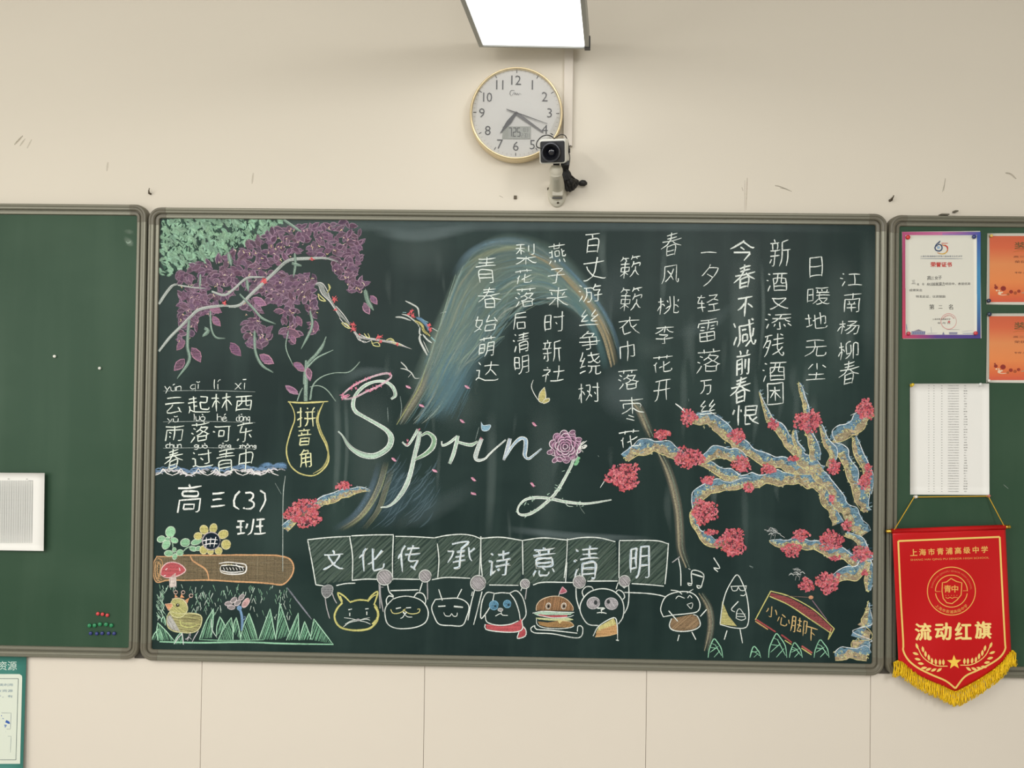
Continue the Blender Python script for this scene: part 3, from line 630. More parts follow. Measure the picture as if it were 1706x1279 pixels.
def chars(txt, boxes, T, width=2.0, col=W_, label=None, parent=None, base=.0009, cov=.95):
    if parent is None: parent = bpy.data.objects.new('chalk_verse', None); COL.objects.link(parent); parent.parent = BD; parent.matrix_parent_inverse = BD.matrix_basis.inverted(); prop(parent, label)
    for ch, (x0, y0, x1, y1) in zip(txt, boxes):
        (a, b_), (d, e) = T((x0, y0), (x1, y1)); c = art('chalk_character', None, parent, base); c.glyph(ch, a+1, b_+1, d-1, e-1, width, col, cov); done(c)
chars('拼音角', [(1085, 330, 1225, 475), (1088, 480, 1190, 605), (1105, 625, 1190, 765)], A2, 2.4, (228, 230, 170), 'pale yellow characters on the vase', vo)
# poems
poems = [('江南杨柳春', [(1420, 335, 1550, 415), (1435, 450, 1545, 570), (1405, 615, 1535, 700), (1405, 740, 1530, 850), (1410, 850, 1535, 995)], A6, 1.9), ('日暖地无尘', [(1238, 240, 1315, 365), (1225, 420, 1365, 525), (1210, 570, 1345, 670), (1210, 735, 1340, 830), (1220, 865, 1340, 970)], A6, 1.9),
         ('新酒又添残酒困', [(1000, 135, 1125, 300), (985, 335, 1110, 445), (1000, 480, 1115, 550), (975, 575, 1135, 670), (965, 695, 1090, 830), (960, 860, 1100, 975), (985, 985, 1085, 1115)], A6, 2.1), ('今春不减前春恨', [(770, 140, 920, 265), (790, 285, 920, 430), (810, 480, 905, 595), (785, 610, 920, 770), (800, 790, 890, 940), (770, 945, 895, 1105), (785, 1115, 940, 1240)], A6, 3.1),
         ('一夕轻雷落万丝', [(595, 208, 695, 225), (600, 285, 700, 410), (570, 460, 710, 565), (575, 610, 695, 740), (570, 785, 715, 925), (590, 970, 665, 1055), (585, 1085, 690, 1175)], A6, 1.8), ('春风桃李花开', [(360, 90, 485, 235), (365, 290, 470, 400), (335, 475, 470, 580), (325, 645, 440, 755), (305, 820, 430, 925), (315, 970, 420, 1095)], A6, 1.8),
         ('簌簌衣巾落枣花', [(115, 230, 240, 365), (115, 415, 250, 560), (105, 595, 235, 700), (115, 735, 205, 860), (105, 905, 230, 1025), (115, 1065, 260, 1210), (108, 1262, 238, 1368)], A6, 1.9), ('百丈游丝争绕树', [(1425, 125, 1535, 265), (1410, 290, 1575, 455), (1380, 480, 1550, 610), (1385, 660, 1530, 775), (1385, 815, 1540, 950), (1385, 960, 1540, 1125), (1375, 1180, 1535, 1325)], A5, 2.0),
         ('燕子来时新社', [(1165, 190, 1290, 335), (1160, 370, 1290, 475), (1155, 500, 1310, 650), (1138, 680, 1285, 825), (1125, 875, 1265, 1035), (1120, 1060, 1285, 1175)], A5, 1.9), ('梨花落后清明', [(930, 195, 1085, 345), (925, 375, 1055, 480), (930, 505, 1080, 645), (915, 680, 1015, 805), (915, 825, 1035, 970), (925, 990, 1030, 1120)], A5, 1.9), ('青春始萌达', [(650, 285, 800, 475), (665, 500, 835, 655), (640, 700, 805, 820), (670, 850, 790, 1000), (650, 1025, 820, 1170)], A5, 1.9)]
for t_, bx, T, wd in poems: chars(t_, bx, T, wd, label='thick brushed white verse column' if wd > 3 else None)
# left column: pinyin verse
c = art('chalk_lettering', 'white verse with its spelling above each character', base=.0009)
for ch, bx in zip('云起林西雨落河东春过青中', [(145, 268, 280, 375), (315, 255, 465, 370), (480, 235, 620, 360), (650, 258, 765, 360), (150, 468, 280, 570), (335, 440, 465, 575), (490, 465, 610, 575), (660, 440, 770, 575), (145, 628, 275, 770), (340, 640, 490, 755), (515, 630, 645, 790), (675, 628, 765, 795)]):
    (a, b_), (d, e) = A2(bx[:2], bx[2:]); c.glyph(ch, a, b_, d, e, 2.2, (226, 238, 226))
for wd_, x0, y0, x1, y1 in (('yún', 145, 165, 270, 218), ('qǐ', 330, 155, 405, 205), ('lí', 500, 135, 555, 205), ('xī', 645, 140, 735, 205), ('yǔ', 165, 400, 250, 438), ('luò', 355, 378, 440, 428), ('hé', 520, 378, 595, 432), ('dōng', 655, 385, 755, 432), ('chun', 155, 583, 270, 622), ('guò', 355, 588, 455, 622), ('qīng', 530, 590, 620, 622), ('zhōng', 675, 595, 800, 622)):
    (a, b_), (d, e) = A2((x0, y0), (x1, y1)); c.word(wd_, a, b_, d, e, 1.5)
for y in (218, 437, 624): c.stroke(A2((135, y), (450, y-3), (790, y+6)), 1, (190, 205, 200), .6)
done(c)
c = art('chalk_wave', 'blue and white chalk water line', base=.0005)
for k in range(150):
    x = rn.uniform(85, 990); y = 785+14*math.sin(x/40)-(0 if x < 500 else (x-500)*.03); h = rn.uniform(-22, 22); cc = (110, 150, 190) if h < 2 else (222, 218, 224)
    c.stroke(A2((x-25, y+h+4), (x, y+h-6), (x+28, y+h+6)), rn.uniform(1.5, 3.2), vary(cc, .08), rn.uniform(.5, .9), step=4)
for k in range(7): x = 130+k*125; c.stroke(A2((x-50, 815), (x-15, 800), (x+5, 770), (x+30, 800), (x+75, 818)), 2, (232, 232, 230), .9)
for x in (870, 970): c.smear([(*p, 9) for p in A2((x-60, 770), (x-10, 742), (x+30, 745), (x+30, 780))], (100, 150, 195), .8)
done(c)
c = art('chalk_border', 'thin chalk border line', base=.0005)
c.stroke(A2((1003, 820), (988, 960), (985, 1279), (985, 1500)), 1.6, (185, 200, 194), .7); c.stroke(A3((1015, 590), (1100, 700), (1190, 815)), 3, (150, 155, 170), .6); c.stroke(A2((930, 870), (975, 950)), 1.2, (150, 170, 165), .5); done(c)
chars('高三(3)班', [(235, 875, 410, 1085), (470, 940, 578, 1040), (632, 930, 685, 1068), (700, 935, 785, 1060), (818, 908, 868, 1065), (655, 1122, 865, 1240)], A2, 3.6, (232, 238, 234), 'bold white class title')
# left bottom scene
c = art('chalk_clover', 'mint green clover sprigs', base=.0005)
GR, GL_ = (138, 200, 152), (196, 222, 196)
for p in (((300, 330), (320, 380), (325, 450)), ((470, 500), (520, 450), (600, 415)), ((380, 540), (470, 560))): c.stroke(K4(*p), 2.6, (150, 190, 160), .8)
for x, y, rx_, ry_, a in ((290, 220, 68, 78, 20), (158, 322, 58, 44, -20), (230, 400, 52, 72, 30), (345, 340, 55, 38, 20), (248, 322, 34, 26, 0), (500, 372, 68, 56, -15), (660, 360, 78, 40, -20), (615, 460, 52, 34, 10), (685, 455, 40, 30, -20), (265, 525, 62, 42, 0), (425, 515, 50, 42, -15), (345, 475, 28, 34, 0), (352, 570, 32, 44, 15)):
    (X, Y), = K4((x, y)); c.blob(X, Y, rx_/8.53, ry_/8.53, vary(GR, .06), .85, a, line=GL_)
done(c)
c = art('chalk_sunflower', 'yellow chalk sunflower with hatched centre', base=.0007)
for x, y, rx_, ry_, a in ((768, 190, 58, 66, -25), (900, 170, 52, 68, 15), (1040, 255, 76, 58, -25), (1080, 400, 66, 68, 0), (975, 490, 52, 52, 10), (860, 500, 45, 40, 0), (762, 475, 55, 62, 10), (682, 280, 58, 50, -10)):
    (X, Y), = K4((x, y)); c.blob(X, Y, rx_/8.53, ry_/8.53, (205, 196, 100), .85, a, line=(222, 214, 160)); c.hatch([(X+math.cos(k)*rx_/10, Y+math.sin(k)*ry_/10) for k in range(6)], (170, 165, 80), 80, 2.2, .7, .5)
(X, Y), = K4((870, 350)); c.blob(X, Y, 14.8, 14.5, (24, 40, 52), .97, n=20, line=(190, 178, 185), lw=1.7)
for p in (((740, 350), (860, 325), (960, 335)), ((765, 405), (860, 385), (960, 390)), ((800, 300), (795, 440)), ((865, 300), (850, 430)), ((935, 290), (905, 440))): c.stroke(K4(*p), 1.9, (235, 235, 235), .95)
done(c)
c = art('chalk_log', 'brown chalk log with an orange outline', base=.0004)
lg = K4((90, 565), (500, 555), (1000, 548), (1600, 552))+A3((960, 365), (1030, 385), (1062, 440), (1045, 510), (1000, 562), (960, 570), (800, 560))+K4((1500, 935), (1000, 915), (400, 905), (100, 940), (55, 840), (50, 680))
c.fill(lg, (122, 106, 76), .82); c.hatch(lg, (150, 132, 96), 4, 3.2, 1.6, .45); c.hatch(lg, (92, 84, 62), 92, 6, 1, .3)
c.stroke(K4((90, 568), (300, 570), (500, 552), (900, 552), (1300, 548), (1706, 552))+A3((960, 366), (1030, 385), (1062, 440), (1045, 510), (985, 568), (900, 562))+K4((1500, 938), (1200, 925), (850, 905), (500, 908), (250, 905), (110, 940), (60, 880), (45, 760), (55, 650), (95, 575)), 2.8, (218, 160, 98), .95, wob=.2)
for q in ((110, 590, 175, 640, 160, 800, 90, 930), (95, 640, 150, 690, 130, 820, 100, 900), (80, 650, 70, 760, 90, 880, 150, 930), (120, 640, 100, 740, 120, 860, 170, 900)): c.stroke(K4(*zip(q[::2], q[1::2])), 2, (208, 158, 96), .8)
for k in range(12): c.stroke(K4((75+rn.uniform(0, 50), 620+k*24), (90+rn.uniform(0, 60), 640+k*24)), 1.2, (50, 52, 44), .8, soft=False)
c.stroke(K4((575, 560), (600, 620), (690, 685), (770, 735), (815, 800), (835, 900)), 3.2, (216, 158, 98), .9)
for p in (((745, 580), (745, 680)), ((1000, 830), (1005, 900)), ((1250, 850), (1270, 905)), ((1345, 590), (1370, 660)), ((1530, 570), (1525, 920)), ((1400, 650), (1700, 665))): c.stroke(K4(*p), 1, (160, 146, 112), .6)
for p in (((1040, 570), (1045, 650)), ((730, 800), (760, 880), (800, 890)), ((1380, 790), (1390, 850))): c.stroke(K4(*p), 1, (70, 62, 48), .6)
for p in (((800, 380), (805, 555)), ((740, 415), (960, 412)), ((850, 400), (930, 398), (935, 530))): c.stroke(A3(*p), .8, (150, 135, 105), .5)
c.blob(*K4((1180, 740))[0], 21, 8.5, (45, 52, 50), .9, 4)
for p in (((980, 670), (1100, 650), (1250, 665), (1360, 690), (1355, 790), (1250, 820), (1080, 815), (1000, 780), (1005, 710)), ((1010, 700), (1120, 690), (1230, 700), (1330, 720)), ((1010, 770), (1100, 790), (1200, 795), (1330, 780)), ((1220, 680), (1250, 710), (1340, 720))): c.stroke(K4(*p), 2.2, (232, 232, 228), .9, wob=.2)
for k in range(7): x = 1040+k*45; c.stroke(K4((x, 725), (x+20, 765)), 2.2, (232, 232, 228), .9)
for k in range(3): x = 1080+k*35; c.stroke(K4((x, 680), (x+25, 690)), 2, (210, 196, 110), .9)
lo = done(c)
c = art('chalk_mushroom', 'red chalk mushroom', lo, .0008)
cap = K4((150, 830), (165, 740), (230, 670), (320, 650), (430, 680), (495, 740), (500, 780), (430, 830), (340, 860), (230, 870))
c.fill(cap, (196, 74, 84), .9, True); c.stroke(cap+cap[:1], 2, (232, 190, 190), .9)
for p in (((220, 760), (245, 735)), ((415, 730), (425, 775)), ((195, 840), (225, 838))): c.stroke(K4(*p), 2.6, (240, 220, 220), .9)
c.fill(K4((270, 875), (365, 800), (370, 990), (330, 1000), (275, 1015)), (210, 186, 178), .75)
for x in (285, 305, 325, 350, 368): c.stroke(K4((x, 860), (x+3, 1010)), 1.4, (236, 226, 220), .85)
done(c)
c = art('chalk_grass', 'short green and white chalk grass strokes', base=.0004)
for k in range(230):
    x, y = rn.uniform(100, 1050), rn.uniform(565, 800)
    if x < 345 and y > 605 and x > 150: continue
    if 345 < x < 760 and y > 770: continue
    if 560 < x < 760 and 640 < y: continue
    if x > 760 and y > 690+(x-760)*.1 and rn.random() < .5: continue
    if x > 1015+(y-590)*.8: continue
    a = rn.choice((1, -1))*rn.uniform(.1, .5); l = rn.uniform(20, 42); X2 = x+math.sin(a)*l
    c.stroke(A3((x, y), (X2, y+l)), rn.uniform(1.5, 2.4), rn.choice(((120, 178, 140), (176, 212, 190), (140, 196, 160), (205, 225, 212))), .85, soft=False, taper=(.5, .3))
for k in range(40):
    x, y = rn.uniform(85, 130), rn.uniform(600, 800); c.stroke(A3((x, y), (x+18, y+26)), 1.5, (160, 205, 176), .8, soft=False)
done(c)
c = art('chalk_grass', 'large hatched green grass blades along the bottom', base=.0006)
for a, tip, b_, d in (((25, 730), (125, 570), (180, 740), 0), ((115, 740), (110, 485), (345, 745), 1), ((165, 480), (195, 395), (215, 525), 0), ((340, 790), (440, 620), (470, 790), 0), ((700, 720), (900, 285), (870, 700), 2), ((945, 680), (990, 400), (1075, 560), 0), ((960, 750), (1155, 410), (1180, 745), 1), ((1190, 620), (1225, 410), (1290, 740), 0), ((1280, 740), (1405, 350), (1530, 740), 1)):
    pg = K3(a, tip, b_); c.hatch(pg, (120, 190, 148), 105 if d != 1 else 70, 2.3, 1.3, .8)
    for u, v in ((0, 1), (1, 2)):
        p, q = pg[u], pg[v]; c.stroke([p, ((p[0]+q[0])/2-(2 if u == 0 else -1), (p[1]+q[1])/2), q], 1.8, (160, 216, 180), .9, soft=False)
c.stroke(K3((870, 430), (880, 580), (950, 700)), 1.8, (190, 214, 200), .9)
for a, tip, b_ in (((815, 960), (895, 740), (935, 960)), ((935, 960), (965, 700), (1040, 930)), ((1010, 965), (1095, 770), (1100, 960)), ((1100, 965), (1140, 830), (1190, 960)), ((1180, 960), (1205, 812), (1340, 990))):
    pg = A3(a, tip, b_); c.hatch(pg, (118, 190, 148), 110, 2.3, 1.3, .8)
    for u, v in ((0, 1), (1, 2)): c.stroke([pg[u], pg[v]], 1.9, (162, 218, 184), .9)
c.stroke(A3((110, 975), (400, 982), (700, 978), (1000, 988), (1345, 994)), 3, (140, 208, 168), .95, taper=(.7, .7)); c.stroke(A3((390, 960), (600, 966), (850, 962)), 1.6, (130, 196, 156), .8)
done(c)
c = art('chalk_chick', 'yellow chalk chick wearing an orange crown', base=.0009)
body = K3((240, 400), (235, 480), (260, 560), (340, 610), (450, 625), (560, 632), (660, 605), (720, 530), (735, 410), (680, 365), (560, 350), (450, 360), (330, 340), (280, 330))
c.fill(body, (146, 140, 84), .85); c.hatch(body, (186, 182, 110), 12, 1.8, 1.3, .7)
wh = K3((245, 400), (240, 500), (300, 580), (400, 610), (430, 620), (380, 530), (330, 440), (290, 380)); c.fill(wh, (150, 148, 146), .8); c.hatch(wh, (205, 205, 200), 60, 1.4, 1, .75)
hd = K3((300, 190), (350, 140), (440, 150), (510, 210), (535, 290), (500, 360), (430, 410), (340, 400), (285, 340), (285, 250)); c.fill(hd, (170, 170, 96), .88, True); c.hatch(hd, (200, 198, 110), 40, 1.7, 1.3, .7)
for q in (body+body[:1], hd+hd[:1]): c.stroke(q, 1.7, (214, 212, 150), .9)
c.stroke(K3((425, 450), (440, 520), (520, 550), (610, 545), (700, 500)), 2, (206, 210, 110), .9); c.stroke(K3((430, 480), (540, 500), (640, 500)), 2, (196, 200, 110), .8)
for p in (((480, 390), (700, 390)), ((440, 430), (690, 440)), ((460, 465), (650, 465))): c.stroke(K3(*p), 1.2, (108, 104, 66), .8)
c.fill(K3((212, 222), (310, 212), (320, 250), (265, 310)), (222, 148, 96), .95); c.stroke(K3((212, 222), (310, 212), (320, 250), (262, 312), (212, 222)), 1.2, (240, 196, 160), .9, smooth=False)
for p, q in ((((350, 130), (355, 85), (395, 120)), (365, 55)), (((425, 130), (445, 80), (490, 130)), (470, 55)), (((500, 165), (560, 130), (530, 210)), (583, 102))):
    c.fill(K3(*p), (226, 152, 92), .95); (X, Y), = K3(q); c.blob(X, Y, 3, 2.8, (60, 60, 55), .5, line=(225, 190, 176), lw=1.1); c.stroke(K3(p[1])+[(X, Y+3)], 1.4, (226, 176, 150), .9)
c.stroke(K3((310, 150), (400, 135), (500, 175), (535, 260)), 1.5, (226, 196, 160), .8)
(X, Y), = K3((392, 238)); c.blob(X, Y, 3.2, 3, (60, 58, 42), .95); c.blob(X+.4, Y-1, 1.1, 1, (220, 220, 210), .95)
for p in (((455, 620), (465, 690), (475, 800)), ((460, 640), (400, 700), (345, 790)), ((575, 620), (570, 680)), ((550, 680), (520, 720), (500, 715)), ((550, 690), (530, 745)), ((555, 690), (590, 725)), ((690, 600), (640, 680), (595, 765)), ((560, 640), (545, 700))): c.stroke(K3(*p), 1.5, (212, 208, 214), .9)
done(c)
c = art('chalk_flower', 'small pink and grey chalk flower on a blue stem', base=.0009)
c.stroke(K3((1265, 270), (1300, 370), (1310, 480), (1300, 600)), 4.6, (112, 158, 204), .9); c.blob(*K3((1268, 278))[0], 4.2, 4.2, (112, 158, 204), .9)
c.stroke(K3((1310, 440), (1345, 440), (1350, 400), (1330, 400)), 1.3, (130, 160, 210), .9)
for x, y, a in ((1115, 215, -10), (1190, 165, -40), (1300, 125, -50), (1155, 268, 5), (1245, 205, -40)): (X, Y), = K3((x, y)); c.blob(X, Y, 6.2, 3.6, (150, 142, 144), .85, a, line=(218, 204, 208))
(X, Y), = K3((1360, 205)); c.blob(X, Y, 9, 4.6, (206, 158, 158), .9, -55, line=(226, 200, 200)); done(c)
# "Spring"
c = art('chalk_lettering', 'large mint white cursive English word', base=.0008)
def fat(pts, col, hl=(232, 240, 234)):
    c.stroke(pts, 5, col, .85, taper=(.6, .4), wob=.06)
    for o in (-.5, .5):
        q = []
        for i, p in enumerate(pts):
            a, b_ = pts[max(0, i-1)], pts[min(len(pts)-1, i+1)]; dx, dy = b_[0]-a[0], b_[1]-a[1]; l = math.hypot(dx, dy) or 1; k = o*p[2]*.85; q.append((p[0]-dy/l*k, p[1]+dx/l*k))
        c.stroke(q, 1.4, hl, .85, wob=.2)
MN = (176, 210, 188)
fat(A4((475, 360, 14), (505, 335, 26), (490, 280, 26), (440, 240, 20), (370, 235, 16), (290, 265, 22), (225, 330, 22), (205, 400, 26), (225, 450, 26), (290, 490, 22), (370, 535, 24), (440, 580, 30), (475, 630, 42), (465, 690, 42), (420, 735, 40), (350, 765, 42), (270, 755, 42), (200, 715, 30), (160, 670, 22), (130, 620, 10), (100, 590, 8)), MN)
fat(A4((555, 665, 10), (590, 690, 14), (630, 640, 16), (665, 575, 18)), MN)
fat(A4((680, 590, 28), (665, 670, 32), (640, 770, 30), (615, 880, 32), (580, 980, 34), (520, 1070, 26), (460, 1120, 14), (400, 1130, 6)), (186, 212, 196))
fat(A4((690, 620, 14), (735, 600, 22), (780, 640, 36), (770, 700, 38), (720, 750, 30), (645, 790, 18)), (140, 184, 146))
fat(A4((835, 660, 8), (840, 690, 14), (890, 670, 16), (945, 625, 18)), MN); fat(A4((950, 620, 24), (935, 690, 26), (915, 760, 26), (890, 820, 22)), MN); fat(A4((950, 665, 16), (1000, 680, 18), (1050, 685, 24), (1090, 660, 10)), (165, 205, 176))
fat(A4((1120, 640, 26), (1095, 700, 30), (1075, 770, 30), (1090, 795, 20), (1140, 785, 12), (1180, 745, 9), (1230, 700, 9), (1290, 650, 10)), (190, 206, 204))
fat(A4((1320, 640, 26), (1305, 700, 28), (1275, 795, 16)), (182, 196, 216)); fat(A4((1285, 780, 9), (1340, 690, 18), (1395, 640, 24), (1430, 650, 30), (1430, 710, 30), (1425, 760, 26), (1450, 785, 16), (1500, 750, 14), (1545, 712, 10)), (156, 192, 220))
c.fill(A4((1115, 522), (1130, 545), (1160, 550), (1182, 545), (1175, 570), (1150, 588), (1122, 582)), (125, 178, 205), .9); c.stroke(A4((1115, 522), (1130, 548), (1182, 545), (1165, 582), (1122, 582), (1115, 522)), 1.3, (200, 222, 232), .9)
fat(G1((800, 460, 34), (770, 560, 34), (720, 660, 34), (660, 770, 34), (600, 870, 32), (520, 970, 32), (440, 1040, 36), (340, 1120, 34), (240, 1175, 34), (140, 1185, 26), (95, 1150, 18), (105, 1080, 18), (180, 1000, 26), (290, 970, 32), (400, 968, 32), (520, 985, 32), (660, 1015, 34), (800, 1035, 32), (940, 1045, 26), (1100, 1025, 22), (1270, 995, 12)), (190, 216, 196))
for k in range(46):
    t_ = rn.choice([(800, 460), (720, 660), (600, 870), (520, 970), (340, 1120), (240, 1175), (95, 1120), (180, 1010), (290, 980), (660, 1015), (870, 1045), (700, 620), (620, 830), (590, 900), (400, 1060)]); x, y = t_[0]+rn.uniform(-45, 45), t_[1]+rn.uniform(-40, 40)
    c.stroke(G1((x, y), (x+rn.uniform(-18, 18), y+rn.uniform(-14, 14)), (x+rn.uniform(-30, 30), y+rn.uniform(-26, 26))), 1.3, (176, 214, 192), .85)
c.stroke(G1((670, 1000), (720, 1070), (790, 1080)), 1.5, (190, 215, 200), .8); c.stroke(G1((860, 1040), (890, 1110), (935, 1170)), 1, (150, 175, 165), .6)
for x, y in ((850, 480), (840, 520), (825, 545)): c.blob(*G1((x, y))[0], 4, 2.6, (120, 196, 140), .85, -30)
sp = done(c)
c = art('chalk_flower', 'pink chalk blossom wreath on the first letter', sp, .0012)
c.stroke(A4((130, 345, 14), (180, 330, 16), (150, 350, 12), (120, 350, 16)), 3, (224, 150, 178), .85)
for p in (((120, 335), (190, 275), (280, 225), (370, 190), (450, 175), (480, 195), (450, 225), (390, 265), (300, 305), (220, 345), (150, 358), (120, 345)),): c.stroke(A4(*p), 2.4, (226, 186, 202), .9, wob=.3); c.stroke(A4(*[(x, y+8) for x, y in p]), 1.2, (232, 210, 216), .8)
for x, y in ((130, 330), (150, 340), (200, 270), (215, 260), (240, 245), (255, 240), (290, 220), (320, 210), (330, 300), (300, 300), (380, 270), (400, 265), (470, 185), (350, 285), (225, 280), (190, 285), (135, 350)): (X, Y), = A4((x, y)); scrib(c, X, Y, 5, (226, 120, 158), 9, 1.3)
for x, y in ((678, 575), (595, 655), (590, 680), (1120, 640)): (X, Y), = A4((x, y)); scrib(c, X, Y, 4, (214, 110, 140), 9, 1.3)
done(c)
c = art('chalk_rose', 'pink chalk rose as head of the last letter', sp, .0009)
(X, Y), = G1((690, 330)); rr = lambda a, r: (X+math.cos(a)*r*.98, Y+math.sin(a)*r)
c.blob(X, Y, 25, 24, (120, 84, 112), .55, n=18)
for ring, (r, n) in enumerate(((4, 3), (8, 4), (12, 5), (16, 7), (20.5, 8), (25, 10))):
    for k in range(n):
        a = k*6.283/n+ring*.8; s = 6.283/n; c.stroke([rr(a-s*.55, r*.9), rr(a-s*.3, r*1.04), rr(a, r*1.1), rr(a+s*.3, r*1.03), rr(a+s*.5, r*.86)], 1.7, vary((210, 165, 196) if rn.random() < .5 else (226, 206, 220), .05), .92)
        if r > 6: c.stroke([rr(a-s*.2, r*.95), rr(a+s*.1, r*1.0), rr(a+s*.35, r*.9)], 1.6, (200, 130, 176), .7)
for x, y in ((500, 400), (560, 500), (620, 490), (720, 480), (780, 150), (860, 240)): c.blob(*G1((x, y))[0], 5, 3.4, (150, 100, 135), .6, rn.uniform(-40, 40), line=(215, 185, 205))
for p in (((830, 440), (850, 370), (880, 320), (960, 255)), ((860, 350), (900, 380), (915, 400), (880, 360)), ((880, 340), (940, 310), (960, 320), (930, 350), (890, 350)), ((870, 380), (890, 290), (930, 265)), ((900, 330), (920, 345), (950, 315))): c.stroke(G1(*p), 1.8, (228, 232, 226), .95)
done(c)
for x, y, a in ((597, 275, .4), (1015, 275, .5), (692, 408, .4), (980, 518, .7), (1492, 540, .8), (495, 790, .7), (785, 870, .4), (1060, 930, .8), (1060, 1032, .2), (1480, 968, 1)):
    c = art('chalk_petal', None, base=.001); (X, Y), = A4((x, y)); c.blob(X, Y, 4.6, 2.1, (214, 120, 160), .9, math.degrees(a)); c.stroke([(X-4, Y-3), (X-1, Y), (X+5, Y+2.5)], 1, (236, 205, 218), .9); done(c)
c = art('chalk_butterfly', 'small yellow chalk butterfly', base=.001)
for p in (((1565, 275), (1530, 320), (1525, 375), (1560, 385), (1575, 340)), ((1550, 385), (1570, 360), (1600, 355), (1595, 378), (1560, 392))): q = A4(*p); c.fill(q, (196, 186, 100), .85); c.stroke(q+q[:1], 1.3, (236, 236, 214), .9)
c.stroke(A4((1485, 225), (1472, 270), (1490, 320), (1525, 375)), 1.4, (225, 232, 226), .9); done(c)
# ink-painted plum branches
def branch(c, pts, T):
    P_ = [(x, y, w_*1.12) for x, y, w_ in spline(T(*pts), 5)]; n = len(P_)
    def off(i, k):
        a, b_ = P_[max(0, i-1)], P_[min(n-1, i+1)]; dx, dy = b_[0]-a[0], b_[1]-a[1]; l = math.hypot(dx, dy) or 1; s = 1 if dx >= 0 else -1
        if abs(dx) < abs(dy)*.3: s = 1 if dy > 0 else -1
        return (P_[i][0]-dy/l*k*P_[i][2]*s, P_[i][1]+dx/l*k*P_[i][2]*s)
    q1, q2, q3 = (rn.uniform(0, 9) for _ in range(3))
    nz = [rn.uniform(-.05, .05)+.11*math.sin(i*.9+q1)+.07*math.sin(i*2.3+q2) for i in range(n)]; nw = [rn.uniform(-.05, .05)+.11*math.sin(i*.7+q3)+.06*math.sin(i*1.9+q1) for i in range(n)]
    up = [off(i, -.48+nz[i]) for i in range(n)]; lo_ = [off(i, .48+nw[i]) for i in range(n)]; mid = [off(i, -.05+nw[i]*1.6) for i in range(n)]; m2 = [off(i, .02+nw[i]*1.6) for i in range(n)]
    if n < 3: return
    for i in range(n-1):
        c.fill([up[i], up[i+1], m2[i+1], m2[i]], vary((100, 144, 168), .09), .82); c.fill([mid[i], mid[i+1], lo_[i+1], lo_[i]], vary((182, 162, 122), .1), .74)
    for k in range(int(n*2.2)):
        i = rn.randint(0, n-2); a = off(i, rn.uniform(-.45, .4) if rn.random() < .35 else rn.uniform(-.45, .05)); c.stroke([a, (a[0]+rn.uniform(2, 7), a[1]+rn.uniform(-4, 4))], rn.uniform(1.2, 2.6), rn.choice(((130, 170, 195), (66, 108, 140), (150, 185, 190))), .7, soft=False)
    for k in range(int(n*2.3)):
        i = rn.randint(0, n-1); a = off(i, rn.gauss(.1, .2)); x, y = a; r = rn.uniform(1.2, 2.4)
        t_ = rn.uniform(0, 6.3); c.stroke([(x+math.cos(t_+q)*r*rn.uniform(.6, 1.3), y+math.sin(t_+q)*r*rn.uniform(.6, 1.2)) for q in (0, 1.4, 2.7, 4.2)[:rn.randint(3, 4)]], rn.uniform(1, 1.6), rn.choice(((222, 218, 132), (212, 208, 124), (200, 208, 158))), .9, soft=False, smooth=False)
    for k in range(int(n*2.0)):
        i = rn.randint(0, n-2); a = off(i, rn.uniform(-.3, .35)); c.stroke([a, (a[0]+rn.uniform(-3, 3), a[1]+rn.uniform(-2, 3))], 1, (48, 62, 54), .8, soft=False)
    c.stroke(up[::2]+up[-1:], 1.5, (222, 232, 236), .85, wob=.4); c.stroke(lo_[::2]+lo_[-1:], 1.4, (220, 208, 130), .85, wob=.4)
def cluster(par, T, x, y, rx_, ry_):
    (X, Y, sx), = T((x, y, rx_)); (_, _, sy), = T((x, y, ry_)); c = art('chalk_blossom', None, par, .0024)
    n = int(10+sx*sy*.36); f1, f2 = rn.uniform(0, 6), rn.uniform(0, 6); lob = lambda t: 1+.13*math.sin(3*t+f1)+.1*math.sin(5*t+f2); c.blob(X, Y, sx*.74, sy*.72, (150, 66, 80), .45, n=14)
    for k in range(n):
        a = rn.uniform(0, 6.283); d = math.sqrt(rn.random())*lob(a); u, v = X+math.cos(a)*sx*d*.92, Y+math.sin(a)*sy*d*.92; b_ = a+rn.gauss(1.57 if rn.random() < .5 else 0, .5); l = rn.uniform(2.5, 5.2)
        c.stroke([(u-math.cos(b_)*l*.5, v-math.sin(b_)*l*.5), (u+math.sin(b_)*.8, v-math.cos(b_)*.8), (u+math.cos(b_)*l*.5, v+math.sin(b_)*l*.5)], rn.uniform(2.2, 4.2), vary(rn.choice(((208, 82, 94), (226, 118, 126), (194, 68, 88), (214, 96, 118), (214, 84, 84))), .06), .88, soft=False, smooth=False, taper=(.6, .5))
    for k in range(n//2):
        a = rn.uniform(0, 6.283); d = math.sqrt(rn.random()); u, v = X+math.cos(a)*sx*d*.8, Y+math.sin(a)*sy*d*.8; c.stroke([(u, v), (u+rn.uniform(-3, 3), v+rn.uniform(-3, 3))], 1, (132, 40, 62) if rn.random() < .6 else (236, 160, 165), .85, soft=False)
    done(c)
c = art('chalk_plum_tree', 'blue and ochre chalk plum branches', base=.0005)
